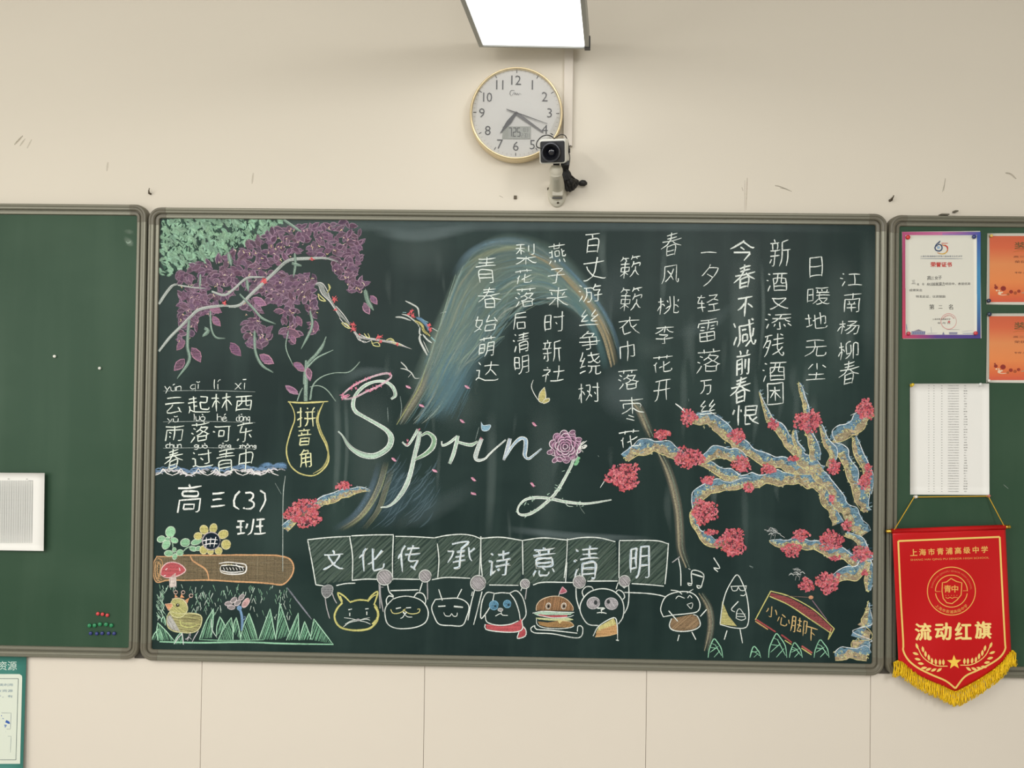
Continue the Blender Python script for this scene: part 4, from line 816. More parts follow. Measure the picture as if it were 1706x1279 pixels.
BR = [((210, 490, 50), (255, 450, 66), (340, 420, 70), (430, 430, 70), (520, 465, 60), (560, 490, 30)), ((640, 500, 40), (700, 540, 45), (780, 575, 55), (900, 615, 60), (1080, 600, 70), (1230, 600, 80), (1320, 650, 70), (1380, 760, 60), (1420, 860, 50)),
      ((560, 260, 35), (640, 265, 66), (730, 280, 75), (780, 345, 70), (870, 415, 62), (950, 470, 60), (1060, 510, 66), (1200, 540, 66), (1290, 570, 60), (1370, 640, 60), (1430, 740, 66), (1510, 830, 80), (1570, 920, 66)),
      ((930, 620, 40), (820, 640, 45), (740, 650, 62), (660, 660, 66), (630, 710, 60), (595, 780, 24), (600, 850, 30), (650, 930, 40), (720, 970, 46), (790, 970, 26)),
      ((972, 110, 6), (1010, 220, 24), (1060, 300, 48), (1130, 370, 56), (1180, 450, 62), (1260, 520, 70), (1330, 560, 60)), ((1197, 60, 8), (1225, 150, 30), (1240, 230, 26), (1245, 330, 36), (1285, 420, 50), (1290, 500, 50)),
      ((1610, 230, 50), (1530, 290, 75), (1450, 345, 75), (1390, 400, 62), (1430, 450, 60), (1490, 540, 56), (1510, 630, 56), (1550, 700, 70), (1585, 790, 46)), ((1170, 330, 16), (1180, 400, 30), (1215, 460, 40)), ((1318, 300, 16), (1345, 370, 34), (1390, 460, 44), (1375, 540, 40)),
      ((1510, 370, 24), (1545, 480, 50), (1595, 590, 44), (1590, 690, 40)), ((650, 490, 44), (740, 455, 66), (830, 470, 60), (900, 510, 40))]
BT = [((1030, 958, 8), (1110, 975, 46), (1220, 970, 50), (1320, 995, 56), (1420, 1030, 60), (1510, 1060, 60), (1590, 1110, 66), (1592, 1240, 20)), ((1370, 1185, 34), (1450, 1150, 66), (1530, 1130, 70), (1590, 1060, 50), (1540, 960, 40), (1465, 915, 30))]
for b_ in BR+BT: branch(c, b_, A7)
branch(c, ((1566, 525, 8), (1555, 620, 50), (1530, 720, 90), (1500, 800, 130), (1530, 860, 120), (1560, 900, 60)), B3); branch(c, ((1325, 905, 50), (1400, 895, 80), (1480, 880, 90), (1560, 890, 80)), B3)
c.stroke(A7((495, 178), (530, 205), (560, 240)), 2.4, (228, 234, 232), .9); c.stroke(A7((68, 655), (100, 605)), 1.6, (215, 222, 218), .8); c.stroke(A7((1490, 245), (1540, 220)), 1.3, (215, 222, 218), .8)
pt_ = done(c)
for q in ((570, 255, 50, 50), (850, 360, 55, 45), (415, 352, 50, 30), (200, 592, 102, 84), (570, 485, 92, 62), (872, 520, 55, 50), (1020, 550, 45, 32), (1050, 297, 30, 34), (1250, 280, 84, 70), (1575, 210, 56, 62), (1400, 540, 40, 46), (912, 656, 32, 30), (660, 792, 82, 74), (815, 965, 88, 84), (700, 908, 44, 15), (1205, 925, 50, 36), (1155, 1010, 56, 42), (1380, 955, 74, 60), (1550, 1030, 60, 50), (1240, 1210, 46, 40), (1360, 1192, 74, 66), (1570, 622, 38, 45), (1592, 560, 22, 40), (1470, 868, 27, 32), (1385, 718, 14, 25), (678, 610, 42, 24), (1165, 490, 32, 12), (1400, 1055, 32, 15), (1570, 1138, 15, 14)): cluster(pt_, A7, *q)
c = art('chalk_plum_branch', 'short blue and ochre branch at the left', base=.0005)
branch(c, ((1000, 1195, 50), (1040, 1160, 50), (1130, 1090, 60), (1230, 1025, 60), (1330, 975, 60), (1440, 945, 55), (1530, 915, 36), (1600, 925, 5)), A2); pb = done(c)
for q in ((1138, 1085, 135, 110), (1412, 890, 58, 30)): cluster(pb, A2, *q)
for T, x, y in ((A7, 1050, 905), (A7, 1190, 1140)):
    c = art('chalk_bird', 'tiny grey scribbled bird by the branches', base=.0012)
    for k in range(26):
        a = rn.uniform(-.4, .7); u, v = x+rn.gauss(0, 19), y+rn.gauss(0, 11); c.stroke(T((u-14, v+rn.uniform(-9, 9)), (u, v+rn.uniform(-9, 3)), (u+14, v+rn.uniform(-2, 14))), rn.uniform(.7, 1.4), rn.choice(((205, 210, 208), (160, 168, 168), (60, 72, 72))), .8, soft=False)
    for d in (-8, 14): c.stroke(T((x+d, y+15), (x+d-6, y+42)), 1, (190, 195, 195), .8)
    c.stroke(T((x+40, y+18), (x+66, y+34)), 1.3, (215, 218, 216), .9); done(c)
# banner of eight squares held by the animals
cells = [[(65, 105), (445, 70), (465, 460), (140, 500)], [(460, 72), (825, 60), (815, 440), (475, 462)], [(845, 70), (1215, 85), (1215, 440), (830, 450)], [(1225, 80), (1420, 52), (1600, 90), (1600, 430), (1225, 435)]]
cells2 = [[(15, 85), (180, 78), (365, 105), (365, 500), (60, 500), (20, 410)], [(385, 105), (570, 85), (770, 105), (755, 460), (470, 500), (390, 440)], [(785, 100), (970, 85), (1205, 115), (1225, 460), (950, 465), (780, 440)], [(1240, 115), (1500, 108), (1670, 130), (1635, 500), (1345, 490), (1240, 430)]]
c = art('chalk_banner', 'white outlined squares shaded grey green', base=.0003)
for T, cs in ((B1, cells), (B2, cells2)):
    for i, cl in enumerate(cs):
        pg = T(*cl); c.fill(pg, (84, 108, 96), .22); c.hatch(pg, (88, 112, 98), -42, 4.6, 3.6, .5); c.hatch(pg, (110, 132, 122), -48, 9, 2, .35)
for T, p in ((B1, [(65, 100), (260, 80), (450, 70)]), (B1, [(455, 66), (640, 58), (830, 56)]), (B1, [(845, 70), (1020, 74), (1190, 84)]), (B1, [(1190, 84), (1300, 62), (1430, 52), (1530, 64), (1605, 92)]), (B1, [(68, 105), (110, 330), (140, 500)]), (B1, [(440, 72), (465, 250), (463, 465)]), (B1, [(828, 60), (820, 290), (822, 460)]), (B1, [(1218, 135), (1232, 280), (1222, 435)]), (B1, [(1606, 70), (1600, 250), (1590, 420)]), (B1, [(140, 500), (220, 512)]), (B1, [(320, 508), (400, 490), (490, 486)]), (B1, [(465, 460), (580, 450), (690, 452)]), (B1, [(820, 448), (1060, 452)]), (B1, [(1170, 455), (1300, 435), (1510, 442)]), (B1, [(800, 552), (1050, 545)]),
             (B2, [(10, 88), (180, 78), (370, 106)]), (B2, [(380, 106), (560, 84), (780, 104)]), (B2, [(780, 100), (920, 80), (1060, 84), (1200, 118)]), (B2, [(1235, 108), (1550, 108), (1670, 136)]), (B2, [(375, 105), (380, 410)]), (B2, [(775, 90), (765, 290), (745, 440)]), (B2, [(770, 300), (758, 475)]), (B2, [(1235, 115), (1232, 440)]), (B2, [(1672, 130), (1655, 350), (1640, 495)]), (B2, [(80, 502), (340, 505)]), (B2, [(470, 502), (560, 478), (820, 480)]), (B2, [(950, 468), (1220, 466)]), (B2, [(1345, 490), (1480, 498), (1630, 512)]), (B2, [(1280, 568), (1460, 575), (1570, 588), (1645, 606)]), (B2, [(5, 70), (8, 300), (18, 420)])):
    c.stroke(T(*p), 2.1, (222, 232, 226), .9, wob=.15, taper=(.9, .8))
bn_ = done(c)
for t_, bx, T in (('文化传承', [(210, 195, 385, 360), (525, 170, 740, 375), (875, 150, 1070, 380), (1300, 125, 1540, 345)], B1), ('诗意清明', [(70, 200, 265, 420), (470, 165, 665, 415), (830, 165, 1045, 460), (1335, 165, 1495, 440)], B2)):
    c = art('chalk_lettering', 'pale blue and white characters in the squares', bn_, .001)
    for ch, (x0, y0, x1, y1) in zip(t_, bx): (a, b_), (d, e) = T((x0, y0), (x1, y1)); c.glyph(ch, a, b_, d, e, 3.4, (198, 218, 232), .9); c.glyph(ch, a+.6, b_+.6, d+.6, e+.6, 1.4, (232, 236, 232), .8)
    done(c)
def paw(c, T, x, y, r):
    (X, Y), = T((x, y)); R = r/5.328; c.blob(X, Y, R, R, (140, 138, 140), .85, line=(212, 218, 214), lw=1.5); c.hatch([(X+math.cos(k*.7)*R*.85, Y+math.sin(k*.7)*R*.85) for k in range(9)], (196, 190, 196), 50, 1.7, 1, .8)
def fig(name, label, T, strokes, paws=(), col=(222, 232, 226), wd=2.0):
    c = art(name, label, base=.0012)
    for s_ in strokes:
        k = {}; p = s_
        if isinstance(s_, dict): p = s_['p']; k = {a: b_ for a, b_ in s_.items() if a != 'p'}
        if k.pop('fill', None): c.fill(T(*p), k['col'], k.get('cov', .85)); continue
        h = k.pop('hatch', None)
        if h: c.hatch(T(*p), k['col'], h[0], h[1], h[2], .8); continue
        c.stroke(T(*p), k.get('w', wd), k.get('col', col), .92, wob=.12, taper=(.9, .8))
    for q in paws: paw(c, T, *q)
    return c
Y_ = (204, 200, 98); Gy = (170, 170, 172)
c = fig('chalk_cat', 'yellow outlined chalk cat face', B1, [
    {'p': [(375, 660), (330, 710), (305, 780), (330, 850), (390, 890), (500, 905), (610, 890), (670, 840), (695, 770), (680, 700), (655, 670)], 'col': Y_, 'w': 3.6}, {'p': [(660, 690), (690, 740), (685, 800), (640, 850)], 'col': Y_, 'w': 4}, {'p': [(375, 665), (350, 620), (335, 570), (390, 600), (440, 650)], 'col': Y_, 'w': 2.8}, {'p': [(355, 600), (375, 650)], 'col': Y_, 'w': 2.8}, {'p': [(440, 655), (520, 635), (600, 640)], 'col': Y_, 'w': 3.2}, {'p': [(600, 640), (640, 590), (688, 560), (680, 610), (655, 680)], 'col': Y_, 'w': 3}, {'p': [(600, 650), (650, 600), (680, 590)], 'col': Y_, 'w': 2},
    [(428, 722), (460, 715)], [(440, 748), (440, 778)], [(578, 715), (608, 712)], [(592, 738), (592, 768)], {'p': [(390, 792), (450, 800), (510, 815)], 'w': 1.2}, {'p': [(385, 872), (440, 835), (510, 820)], 'w': 1.2}, {'p': [(400, 850), (450, 822), (500, 810)], 'w': 1.2}, {'p': [(530, 815), (570, 800), (620, 792)], 'w': 1.2}, {'p': [(530, 820), (580, 830), (625, 850)], 'w': 1.2}, {'p': [(530, 812), (590, 805), (620, 815)], 'w': 1.2},
    {'p': [(220, 600), (235, 700), (262, 800)], 'col': Gy}, {'p': [(285, 575), (300, 620), (325, 665)], 'col': Gy}, {'p': [(700, 490), (705, 600), (710, 710)], 'col': Gy}, {'p': [(700, 520), (740, 522)], 'w': 1.2, 'col': Gy}])
c.blob(*B1((515, 812))[0], 3.4, 2.2, Gy, .9); (X, Y), = B1((236, 545)); c.fill(B1((190, 530), (210, 505), (245, 500), (285, 510), (292, 550), (270, 595), (230, 618), (200, 595)), (132, 135, 138), .8); c.stroke(B1((190, 530), (245, 500), (290, 520), (280, 580), (230, 618), (195, 580), (190, 530)), 1.4, (196, 204, 202), .85)
done(c)
done(fig('chalk_bear', 'white outlined chalk bear face with moustache', B1, [
    [(830, 620), (760, 700), (755, 780), (780, 850), (850, 885), (950, 888), (1050, 870), (1115, 830), (1138, 760), (1120, 690), (1060, 630), (960, 602), (880, 608), (830, 625)], [(830, 610), (790, 598), (765, 630), (770, 680)], [(1010, 610), (1040, 572), (1090, 580), (1115, 630), (1108, 680)],
    {'p': [(805, 718), (820, 750), (860, 755), (905, 740), (935, 712)], 'col': (214, 208, 120), 'w': 1.6}, {'p': [(915, 720), (960, 752), (1010, 758), (1055, 745), (1062, 715), (1040, 718)], 'col': (214, 208, 120), 'w': 1.6}, {'p': [(850, 712), (895, 702)], 'w': 2.2}, {'p': [(940, 705), (985, 702)], 'w': 2.2}, {'p': [(915, 740), (930, 760), (945, 740)], 'w': 2.4}, {'p': [(930, 760), (910, 790), (890, 798)], 'w': 1.3}, {'p': [(930, 765), (955, 785), (995, 786)], 'w': 1.3},
    {'p': [(710, 480), (715, 600), (738, 740)], 'col': Gy}, {'p': [(775, 490), (790, 560), (830, 600)]}, {'p': [(1085, 480), (1060, 560)]}, {'p': [(1130, 470), (1132, 630)], 'col': Gy, 'w': 2.2}], [(750, 435, 68), (1110, 422, 54)]))
done(fig('chalk_square_face', 'white square chalk face with two antennae', B1, [  # square outlined face with antennae, not a rabbit
    [(1200, 630), (1300, 622), (1400, 620), (1470, 650), (1500, 700), (1480, 780), (1440, 860), (1340, 862), (1235, 850), (1190, 780), (1168, 700), (1200, 630)], [(1230, 540), (1262, 640)], [(1435, 538), (1395, 615)], {'p': [(1225, 692), (1290, 688)], 'w': 2.6}, {'p': [(1365, 692), (1445, 700)], 'w': 3}, {'p': [(1275, 745), (1290, 775), (1330, 778), (1345, 755), (1360, 778), (1390, 778), (1395, 748)], 'w': 1.5},
    [(1550, 540), (1515, 680), (1490, 815)], {'p': [(1530, 560), (1520, 600)], 'w': 1.5}, [(1615, 560), (1580, 700), (1540, 855)]], [(1580, 485, 68)]))
c = fig('chalk_dog', 'white outlined chalk dog face with a red scarf', B2, [
    {'p': [(50, 850), (200, 868), (330, 835), (370, 800), (375, 900), (320, 915), (180, 920), (55, 890)], 'fill': 1, 'col': (204, 76, 84)}, {'p': [(370, 860), (400, 880), (405, 950), (335, 975), (345, 910)], 'fill': 1, 'col': (190, 66, 76)},
    [(125, 575), (60, 570), (20, 640), (5, 740), (10, 800), (60, 740), (105, 660), (125, 575)], [(130, 578), (190, 570), (250, 575), (270, 575)], [(265, 572), (320, 552), (370, 600), (400, 690), (405, 770), (370, 820)], [(265, 580), (310, 640), (345, 740), (355, 810)], [(45, 770), (60, 830), (150, 858), (260, 852), (340, 820)],
    [(45, 850), (50, 895), (180, 918), (320, 918), (375, 890), (370, 820)], [(375, 865), (405, 900), (400, 955), (330, 975), (345, 920)], {'p': [(135, 778), (180, 755), (200, 770), (245, 772)], 'w': 1.6}, {'p': [(180, 720), (190, 755)], 'w': 1.3}, [(370, 530), (360, 555)], {'p': [(412, 530), (400, 630)], 'col': Gy}], [(398, 492, 42)])
for x, y, r in ((122, 682, 40), (240, 670, 34)): c.blob(*B2((x, y))[0], r/5.33, r/5.33, (84, 150, 186), .7, n=12, line=(112, 180, 214), lw=1.3); c.blob(*B2((x+12, y+8))[0], 2, 2, (40, 60, 66), .8)
c.blob(*B2((180, 722))[0], 4.2, 2.6, (150, 150, 152), .9, line=(215, 220, 218), lw=1.1); done(c)
c = fig('chalk_burger', 'chalk burger with eyes and a pink flag', B2, [
    {'p': [(498, 730), (500, 690), (540, 635), (620, 605), (710, 605), (780, 640), (825, 700), (822, 732)], 'fill': 1, 'col': (120, 88, 56), 'cov': .9}, {'p': [(500, 728), (500, 690), (540, 635), (620, 605), (710, 605), (780, 640), (822, 700), (820, 730)], 'hatch': (100, 1.7, 1.2), 'col': (176, 128, 78)},
    {'p': [(470, 750), (560, 738), (700, 740), (830, 745), (800, 768), (600, 768), (490, 765)], 'fill': 1, 'col': (168, 206, 180)}, {'p': [(515, 760), (600, 772), (775, 768), (770, 785), (640, 788), (530, 780)], 'fill': 1, 'col': (206, 82, 92)}, {'p': [(500, 792), (640, 798), (780, 792), (825, 806), (760, 815), (520, 808)], 'fill': 1, 'col': (196, 205, 150)}, {'p': [(510, 825), (600, 835), (720, 815), (820, 840), (832, 865), (780, 880), (600, 875), (530, 860)], 'fill': 1, 'col': (170, 128, 66)}, {'p': [(680, 808), (740, 812), (705, 845)], 'fill': 1, 'col': (220, 204, 120)},
    {'p': [(498, 730), (500, 685), (540, 635), (620, 605), (710, 605), (780, 640), (825, 700), (822, 732)], 'col': (222, 196, 160), 'w': 1.5}, {'p': [(465, 752), (560, 735), (700, 742), (835, 745)], 'w': 1.5}, {'p': [(500, 768), (640, 792), (780, 786), (830, 770)], 'w': 1.4}, {'p': [(495, 795), (600, 812), (760, 815), (825, 808)], 'col': (206, 214, 140), 'w': 1.7}, {'p': [(500, 800), (505, 850), (560, 880), (700, 890), (800, 880), (832, 865)], 'w': 1.6}, {'p': [(700, 815), (800, 830), (832, 862)], 'w': 1.2, 'col': (222, 196, 140)},
    [(485, 862), (450, 885), (478, 925), (640, 935), (875, 970), (910, 880), (870, 865), (862, 915)], [(485, 862), (500, 895), (640, 905), (862, 930)], {'p': [(695, 602), (712, 555)], 'w': 1.5}, {'p': [(730, 518), (768, 560), (705, 578)], 'fill': 1, 'col': (196, 96, 116)}, {'p': [(730, 518), (768, 560), (705, 578), (730, 518)], 'w': 1.4, 'col': (226, 176, 188)}])
for x in (605, 742): c.blob(*B2((x, 688))[0], 3.8, 5, (150, 130, 108), .9, 15, line=(222, 218, 208), lw=1.3); c.blob(*B2((x+2, 692))[0], 1.8, 2.6, (34, 30, 26), .95)
done(c)
c = fig('chalk_panda', 'white outlined chalk panda holding a pie slice', B2, [
    [(1050, 862), (960, 850), (905, 780), (885, 700), (915, 620), (980, 560), (1080, 535), (1180, 555), (1250, 620), (1275, 700), (1265, 790), (1225, 850)], [(920, 610), (905, 560), (940, 518), (990, 520), (1005, 548)], [(1205, 565), (1230, 545), (1270, 570), (1282, 610), (1265, 630)], [(850, 530), (855, 620), (880, 715)], [(1318, 500), (1320, 600), (1310, 690), (1280, 755)], [(1225, 480), (1205, 540)], {'p': [(1265, 515), (1280, 530), (1290, 510)], 'w': 1.2}, {'p': [(885, 400), (882, 430)], 'w': 1.4},
    {'p': [(1040, 708), (1105, 708), (1070, 725)], 'w': 2.6}, {'p': [(1075, 720), (1078, 755)], 'w': 1.5}, {'p': [(1035, 750), (1080, 745), (1122, 755)], 'w': 1.7},
    {'p': [(1025, 930), (1055, 870), (1185, 795), (1210, 850), (1130, 880)], 'fill': 1, 'col': (200, 190, 98)}, {'p': [(1025, 960), (1035, 905), (1130, 875), (1215, 850), (1218, 930), (1130, 950)], 'fill': 1, 'col': (204, 152, 84)}, {'p': [(1025, 925), (1055, 870), (1185, 795), (1210, 850)], 'hatch': (70, 2.2, 1.2), 'col': (226, 218, 140)},
    {'p': [(1002, 955), (1055, 865), (1185, 792), (1215, 850), (1220, 990)], 'w': 1.8}, {'p': [(1020, 962), (1130, 952), (1218, 932)], 'w': 1.8, 'col': (218, 176, 110)}, {'p': [(1205, 990), (1230, 995)], 'w': 2.4}], [(880, 475, 56), (1282, 468, 50)])
for x, y, a in ((1005, 662, -20), (1165, 668, 15)): X, Y = B2((x, y))[0]; c.blob(X, Y, 10.8, 9.6, (150, 148, 152), .85, a, line=(212, 210, 216), lw=1.4); c.hatch([(X+math.cos(k*.7)*9, Y+math.sin(k*.7)*8) for k in range(9)], (208, 202, 210), 60, 1.6, 1, .7)
c.blob(*B2((1025, 658))[0], 3, 4, (52, 60, 62), .9); c.blob(*B2((1138, 650))[0], 2.8, 3.6, (52, 60, 62), .9); done(c)
c = fig('chalk_rice_ball', 'white chalk dancing figure in brown trousers', B3, [
    {'p': [(165, 640), (240, 625), (310, 610), (350, 630), (368, 680), (330, 715), (240, 728), (170, 720), (155, 690)], 'fill': 1, 'col': (138, 110, 74)}, {'p': [(170, 640), (310, 612), (350, 635), (362, 680), (330, 712), (180, 720), (160, 690)], 'hatch': (-40, 2, 1.3), 'col': (160, 130, 90)},
    [(105, 625), (88, 570), (120, 490), (190, 455), (280, 450), (340, 480), (368, 540), (350, 590), (280, 605), (180, 615), (105, 628)], [(165, 640), (150, 690), (175, 722), (250, 732), (330, 718), (370, 685), (350, 625), (320, 612)], {'p': [(160, 438), (210, 445), (240, 468)], 'w': 1.6}, {'p': [(320, 432), (275, 460)], 'w': 1.6}, {'p': [(195, 500), (215, 480), (258, 496)], 'w': 1.5}, {'p': [(280, 495), (295, 475), (312, 495)], 'w': 1.5}, {'p': [(275, 540), (315, 530), (305, 570), (275, 540)], 'w': 1.4}, [(145, 585), (210, 660)], [(415, 575), (370, 625)], [(220, 755), (208, 800)], [(310, 735), (338, 790)],
    [(215, 215), (230, 300), (232, 408)], {'p': [(170, 242), (225, 200)], 'col': Gy}]); done(c)
done(fig('chalk_cone_figure', 'white pointed chalk figure with a yellow corner', B3, [
    {'p': [(525, 515), (508, 680), (630, 695), (570, 620)], 'fill': 1, 'col': (196, 188, 104), 'cov': .8}, [(510, 680), (525, 560), (550, 460), (590, 380), (632, 330), (670, 390), (700, 480), (715, 600), (708, 680), (680, 708), (600, 705), (510, 682)],
    {'p': [(585, 412), (640, 410), (700, 408)], 'w': 1.5}, {'p': [(590, 415), (600, 442), (630, 440), (640, 415), (655, 440), (690, 438), (695, 410)], 'w': 1.5}, {'p': [(655, 475), (680, 478), (690, 465)], 'w': 1.6}, [(640, 518), (590, 575), (615, 592)], {'p': [(625, 640), (630, 590), (650, 570), (680, 610), (692, 640), (660, 652), (628, 640)], 'w': 1.5}, {'p': [(630, 605), (690, 608)], 'w': 1.3}, {'p': [(632, 625), (690, 626)], 'w': 1.6}, [(560, 725), (540, 790)], [(652, 715), (670, 815)]]))
for S_ in ([[(310, 395), (312, 300), (392, 325), (378, 415)], {'p': [(312, 322), (388, 345)], 'w': 2.6}, {'p': [(310, 395), (280, 388), (290, 405), (310, 402)], 'w': 2}, {'p': [(378, 412), (345, 405), (355, 425), (378, 418)], 'w': 2}, {'p': [(300, 292), (285, 285)], 'w': 1.4}], [[(465, 208), (508, 282), (465, 280), (495, 308)]]): done(fig('chalk_music_note', None, B3, S_))
c = fig('chalk_sign', 'red and yellow chalk signboard drawn hanging', B3, [
    {'p': [(870, 455), (1010, 495), (1180, 590), (1315, 715), (1295, 740), (1150, 640), (1000, 540), (865, 480)], 'fill': 1, 'col': (150, 66, 68)}, {'p': [(765, 645), (905, 735)], 'col': (176, 66, 68), 'w': 3}, {'p': [(945, 755), (1020, 810)], 'col': (176, 66, 68), 'w': 3}, {'p': [(1090, 835), (1165, 885)], 'col': (190, 86, 78), 'w': 3.4},
    {'p': [(870, 445), (1010, 485), (1180, 580), (1322, 712)], 'col': Y_, 'w': 2}, {'p': [(862, 482), (1000, 545), (1150, 645), (1300, 745)], 'col': Y_, 'w': 2}, {'p': [(870, 445), (760, 650)], 'col': Y_, 'w': 2.2}, {'p': [(1322, 712), (1278, 790)], 'col': Y_, 'w': 2.4}, {'p': [(1300, 710), (1280, 780)], 'col': Y_, 'w': 1.2}, {'p': [(760, 658), (850, 718)], 'col': (206, 160, 84), 'w': 2.4}, {'p': [(970, 795), (1018, 825)], 'col': Y_, 'w': 2}, {'p': [(1088, 850), (1160, 898)], 'col': Y_, 'w': 2}, {'p': [(955, 478), (1150, 490)], 'col': (120, 100, 92), 'w': 1.2}, {'p': [(1165, 510), (1270, 650)], 'col': (130, 106, 120), 'w': 1.8}])
c.blob(*B3((1156, 490))[0], 4, 3.2, (216, 150, 100), .9)
for ch, (x0, y0, x1, y1) in zip('小心脚下', [(840, 552, 915, 628), (920, 612, 1005, 688), (1015, 635, 1125, 750), (1115, 708, 1200, 795)]): (a, b_), (d, e) = B3((x0, y0), (x1, y1)); c.glyph(ch, a, b_, d, e, 2, (214, 178, 100), .95, slant=-.3)
done(c)
for i, (x0, x1, top) in enumerate(((425, 530, 785), (722, 800, 838), (855, 985, 748), (1003, 1095, 812), (1178, 1285, 792))):
    c = art('chalk_shrub', None, base=.0011); m_ = (x0+x1)/2-5; col = (138, 212, 172)
    c.stroke(B3((x0, 918), (x0+8, (918+top)/2+10), (m_-15, top+12), (m_, top), (m_+20, top+25), (x1-12, (918+top)/2), (x1, 918)), 2, col, .95)
    for p in (((m_-25, top+30), (m_+10, top+45)), ((x0+12, top+(918-top)*.45), (m_+18, top+(918-top)*.5)), ((x0+14, 880), (m_+25, top+(918-top)*.4)), ((m_-5, 915), (x1-20, top+(918-top)*.62)), ((m_+2, top+40), (x1-8, 905))): c.stroke(B3(*p), 1.6, col, .9)
    done(c)
c = art('chalk_scratch', 'small stray chalk ticks', base=.0009)
for p in (A7((570, 150), (572, 165)), A5((400, 690), (440, 675)), A4((540, 340), (550, 420), (540, 500)), A4((450, 420), (455, 520)), A7((915, 1100), (935, 1112)), B3((720, 265), (745, 275)), A4((1100, 560), (1075, 650)), A3((1495, 90), (1498, 96)), G1((1100, 440), (1112, 456))): c.stroke(p, 1.6, (150, 172, 168), .5)
done(c)
# ------------------------------------------------------------------ papers, magnets and the pennant
m_paper = mat('white_paper', (238, 238, 234), .7, noise=.01); m_card = mat('glossy_card', (226, 225, 214), .4, noise=.01)
def sheet(name, label, cat, quad, depth, curl, m, group=None, nx=10, ny=12):
    """quad = pixel corners TL TR BR BL; curl(u, v) = extra stand-off in metres. Returns the thing and its surface depth function"""
    (ax, ay), (bx, by), (cx, cy), (dx, dy) = quad
    def at(u, v): return (ax*(1-u)*(1-v)+bx*u*(1-v)+cx*u*v+dx*(1-u)*v, ay*(1-u)*(1-v)+by*u*(1-v)+cy*u*v+dy*(1-u)*v)
    t = empty(name, P(*at(.5, 1), depth), label, cat, group); vs = []
    for j in range(ny+1):
        for i in range(nx+1): u, v = i/nx, j/ny; vs.append(P(*at(u, v), depth+curl(u, v)))
    fs = [(j*(nx+1)+i, j*(nx+1)+i+1, (j+1)*(nx+1)+i+1, (j+1)*(nx+1)+i) for j in range(ny) for i in range(nx)]
    n = len(vs); vs += [v+Vector((0, .0003, 0)) for v in vs]; fs += [tuple(i+n for i in f[::-1]) for f in fs]
    rim = [i for i in range(nx+1)]+[j*(nx+1)+nx for j in range(1, ny+1)]+[ny*(nx+1)+i for i in range(nx-1, -1, -1)]+[j*(nx+1) for j in range(ny-1, 0, -1)]
    fs += [(a, b_, b_+n, a+n) for a, b_ in zip(rim, rim[1:]+rim[:1])]
    mesh('paper', vs, fs, m, t, True)
    w_, h_ = max(bx, cx)-min(ax, dx), max(cy, dy)-min(ay, by)
    surf = lambda x, y: depth+curl(min(1, max(0, (x-ax)/(bx-ax))), min(1, max(0, (y-ay)/(dy-ay))))
    return t, surf
def magnet(px, py, col, label, r=3.4, group=None, d=BOARD, name='round_magnet', h=.006, cat='magnet'):
    t = empty(name, P(px, py, d), label, cat, group); R = r*MM; c = P(px, py, d)
    m = bpy.data.materials.get('magnet_%d_%d_%d' % col) or mat('magnet_%d_%d_%d' % col, col, .25, noise=.02, spec=.6)
    T = Matrix.Translation(c)
    MB().lathe([(R*.7, 0), (R*.75, -h*.25), (R, -h*.3), (R, -h*.55), (R*.9, -h*.8), (R*.6, -h*.97), (0.0001, -h)], 20, T).build('magnet_cap', m, t, True)
    MB().lathe([(R*.68, .0), (R*.68, -h*.2), (R*.2, -h*.2)], 16, T, True).build('magnet_base', m_iron, t)
    return t
def pushpin(px, py, col, label, d, r=2.6, tilt=(.3, -.6), group=None):
    t = empty('push_pin', P(px, py, d), label, 'push pin', group); c = P(px, py, d); R = r*MM
    m = bpy.data.materials.get('pin_%d_%d_%d' % col) or mat('pin_%d_%d_%d' % col, col, .25, noise=.02, spec=.6)
    ax = Vector((-tilt[0]*.4, -1, -tilt[1]*.4)).normalized(); q = Vector((0, -1, 0)).rotation_difference(ax); T = Matrix.Translation(c) @ q.to_matrix().to_4x4()
    MB().lathe([(R*.95, -.0005), (R*.95, -.0018), (R*.5, -.003), (R*.5, -.0075), (R*.85, -.009), (R*.85, -.0105), (.0001, -.011)], 18, T).build('pin_head', m, t, True)
    MB().tube([c+Vector((0, .0015, 0)), c-Vector((0, .002, 0))], .0005, 6).build('pin_needle', m_iron, t)
# certificate with the blue and pink border
CQ = [(1502.5, 386), (1633, 384.5), (1635, 563.5), (1504.5, 564.5)]
cert, cs = sheet('certificate', 'white award certificate with a pink, blue and purple border on the right chalkboard', 'certificate', CQ, BOARD+.0012, lambda u, v: .002*abs(u-.5), m_card)
Q = Z(1460, 350, 5.118)
c = Chalk(.0003, cs, True); PK, BL, PU, CY, RD = (178, 74, 120), (58, 84, 170), (92, 60, 140), (66, 140, 190), (206, 66, 96)
def q4(c, x0, y0, x1, y1, a, b_, d, e):
    c.k += 1; n = len(c.v)
    for (x, y), k in zip(((x0, y0), (x1, y0), (x1, y1), (x0, y1)), (a, b_, d, e)): c.v.append(c.pt(x, y)); c.c.append((*lin(k), 1)); c.uv.append((x, y))
    c.f.append((n, n+1, n+2, n+3))
X0, X1, Y0, Y1 = 1503.2, 1633.8, 386.2, 563.6
q4(c, X0, Y0, 1570, 391.5, PK, (200, 110, 160), (200, 110, 160), PK); q4(c, 1570, Y0, X1, 391.5, (200, 110, 160), BL, BL, (150, 110, 180))
q4(c, X0, 391.5, 1508.2, 480, PK, PK, (176, 64, 100), (176, 64, 100)); q4(c, X0, 480, 1508.6, Y1, (176, 64, 100), (176, 64, 100), RD, RD)
q4(c, 1627.5, 391.5, X1, 450, BL, BL, CY, CY); q4(c, 1627.5, 450, X1, 490, CY, CY, CY, CY); q4(c, 1627.7, 490, X1, Y1, CY, CY, (60, 60, 130), (60, 60, 130))
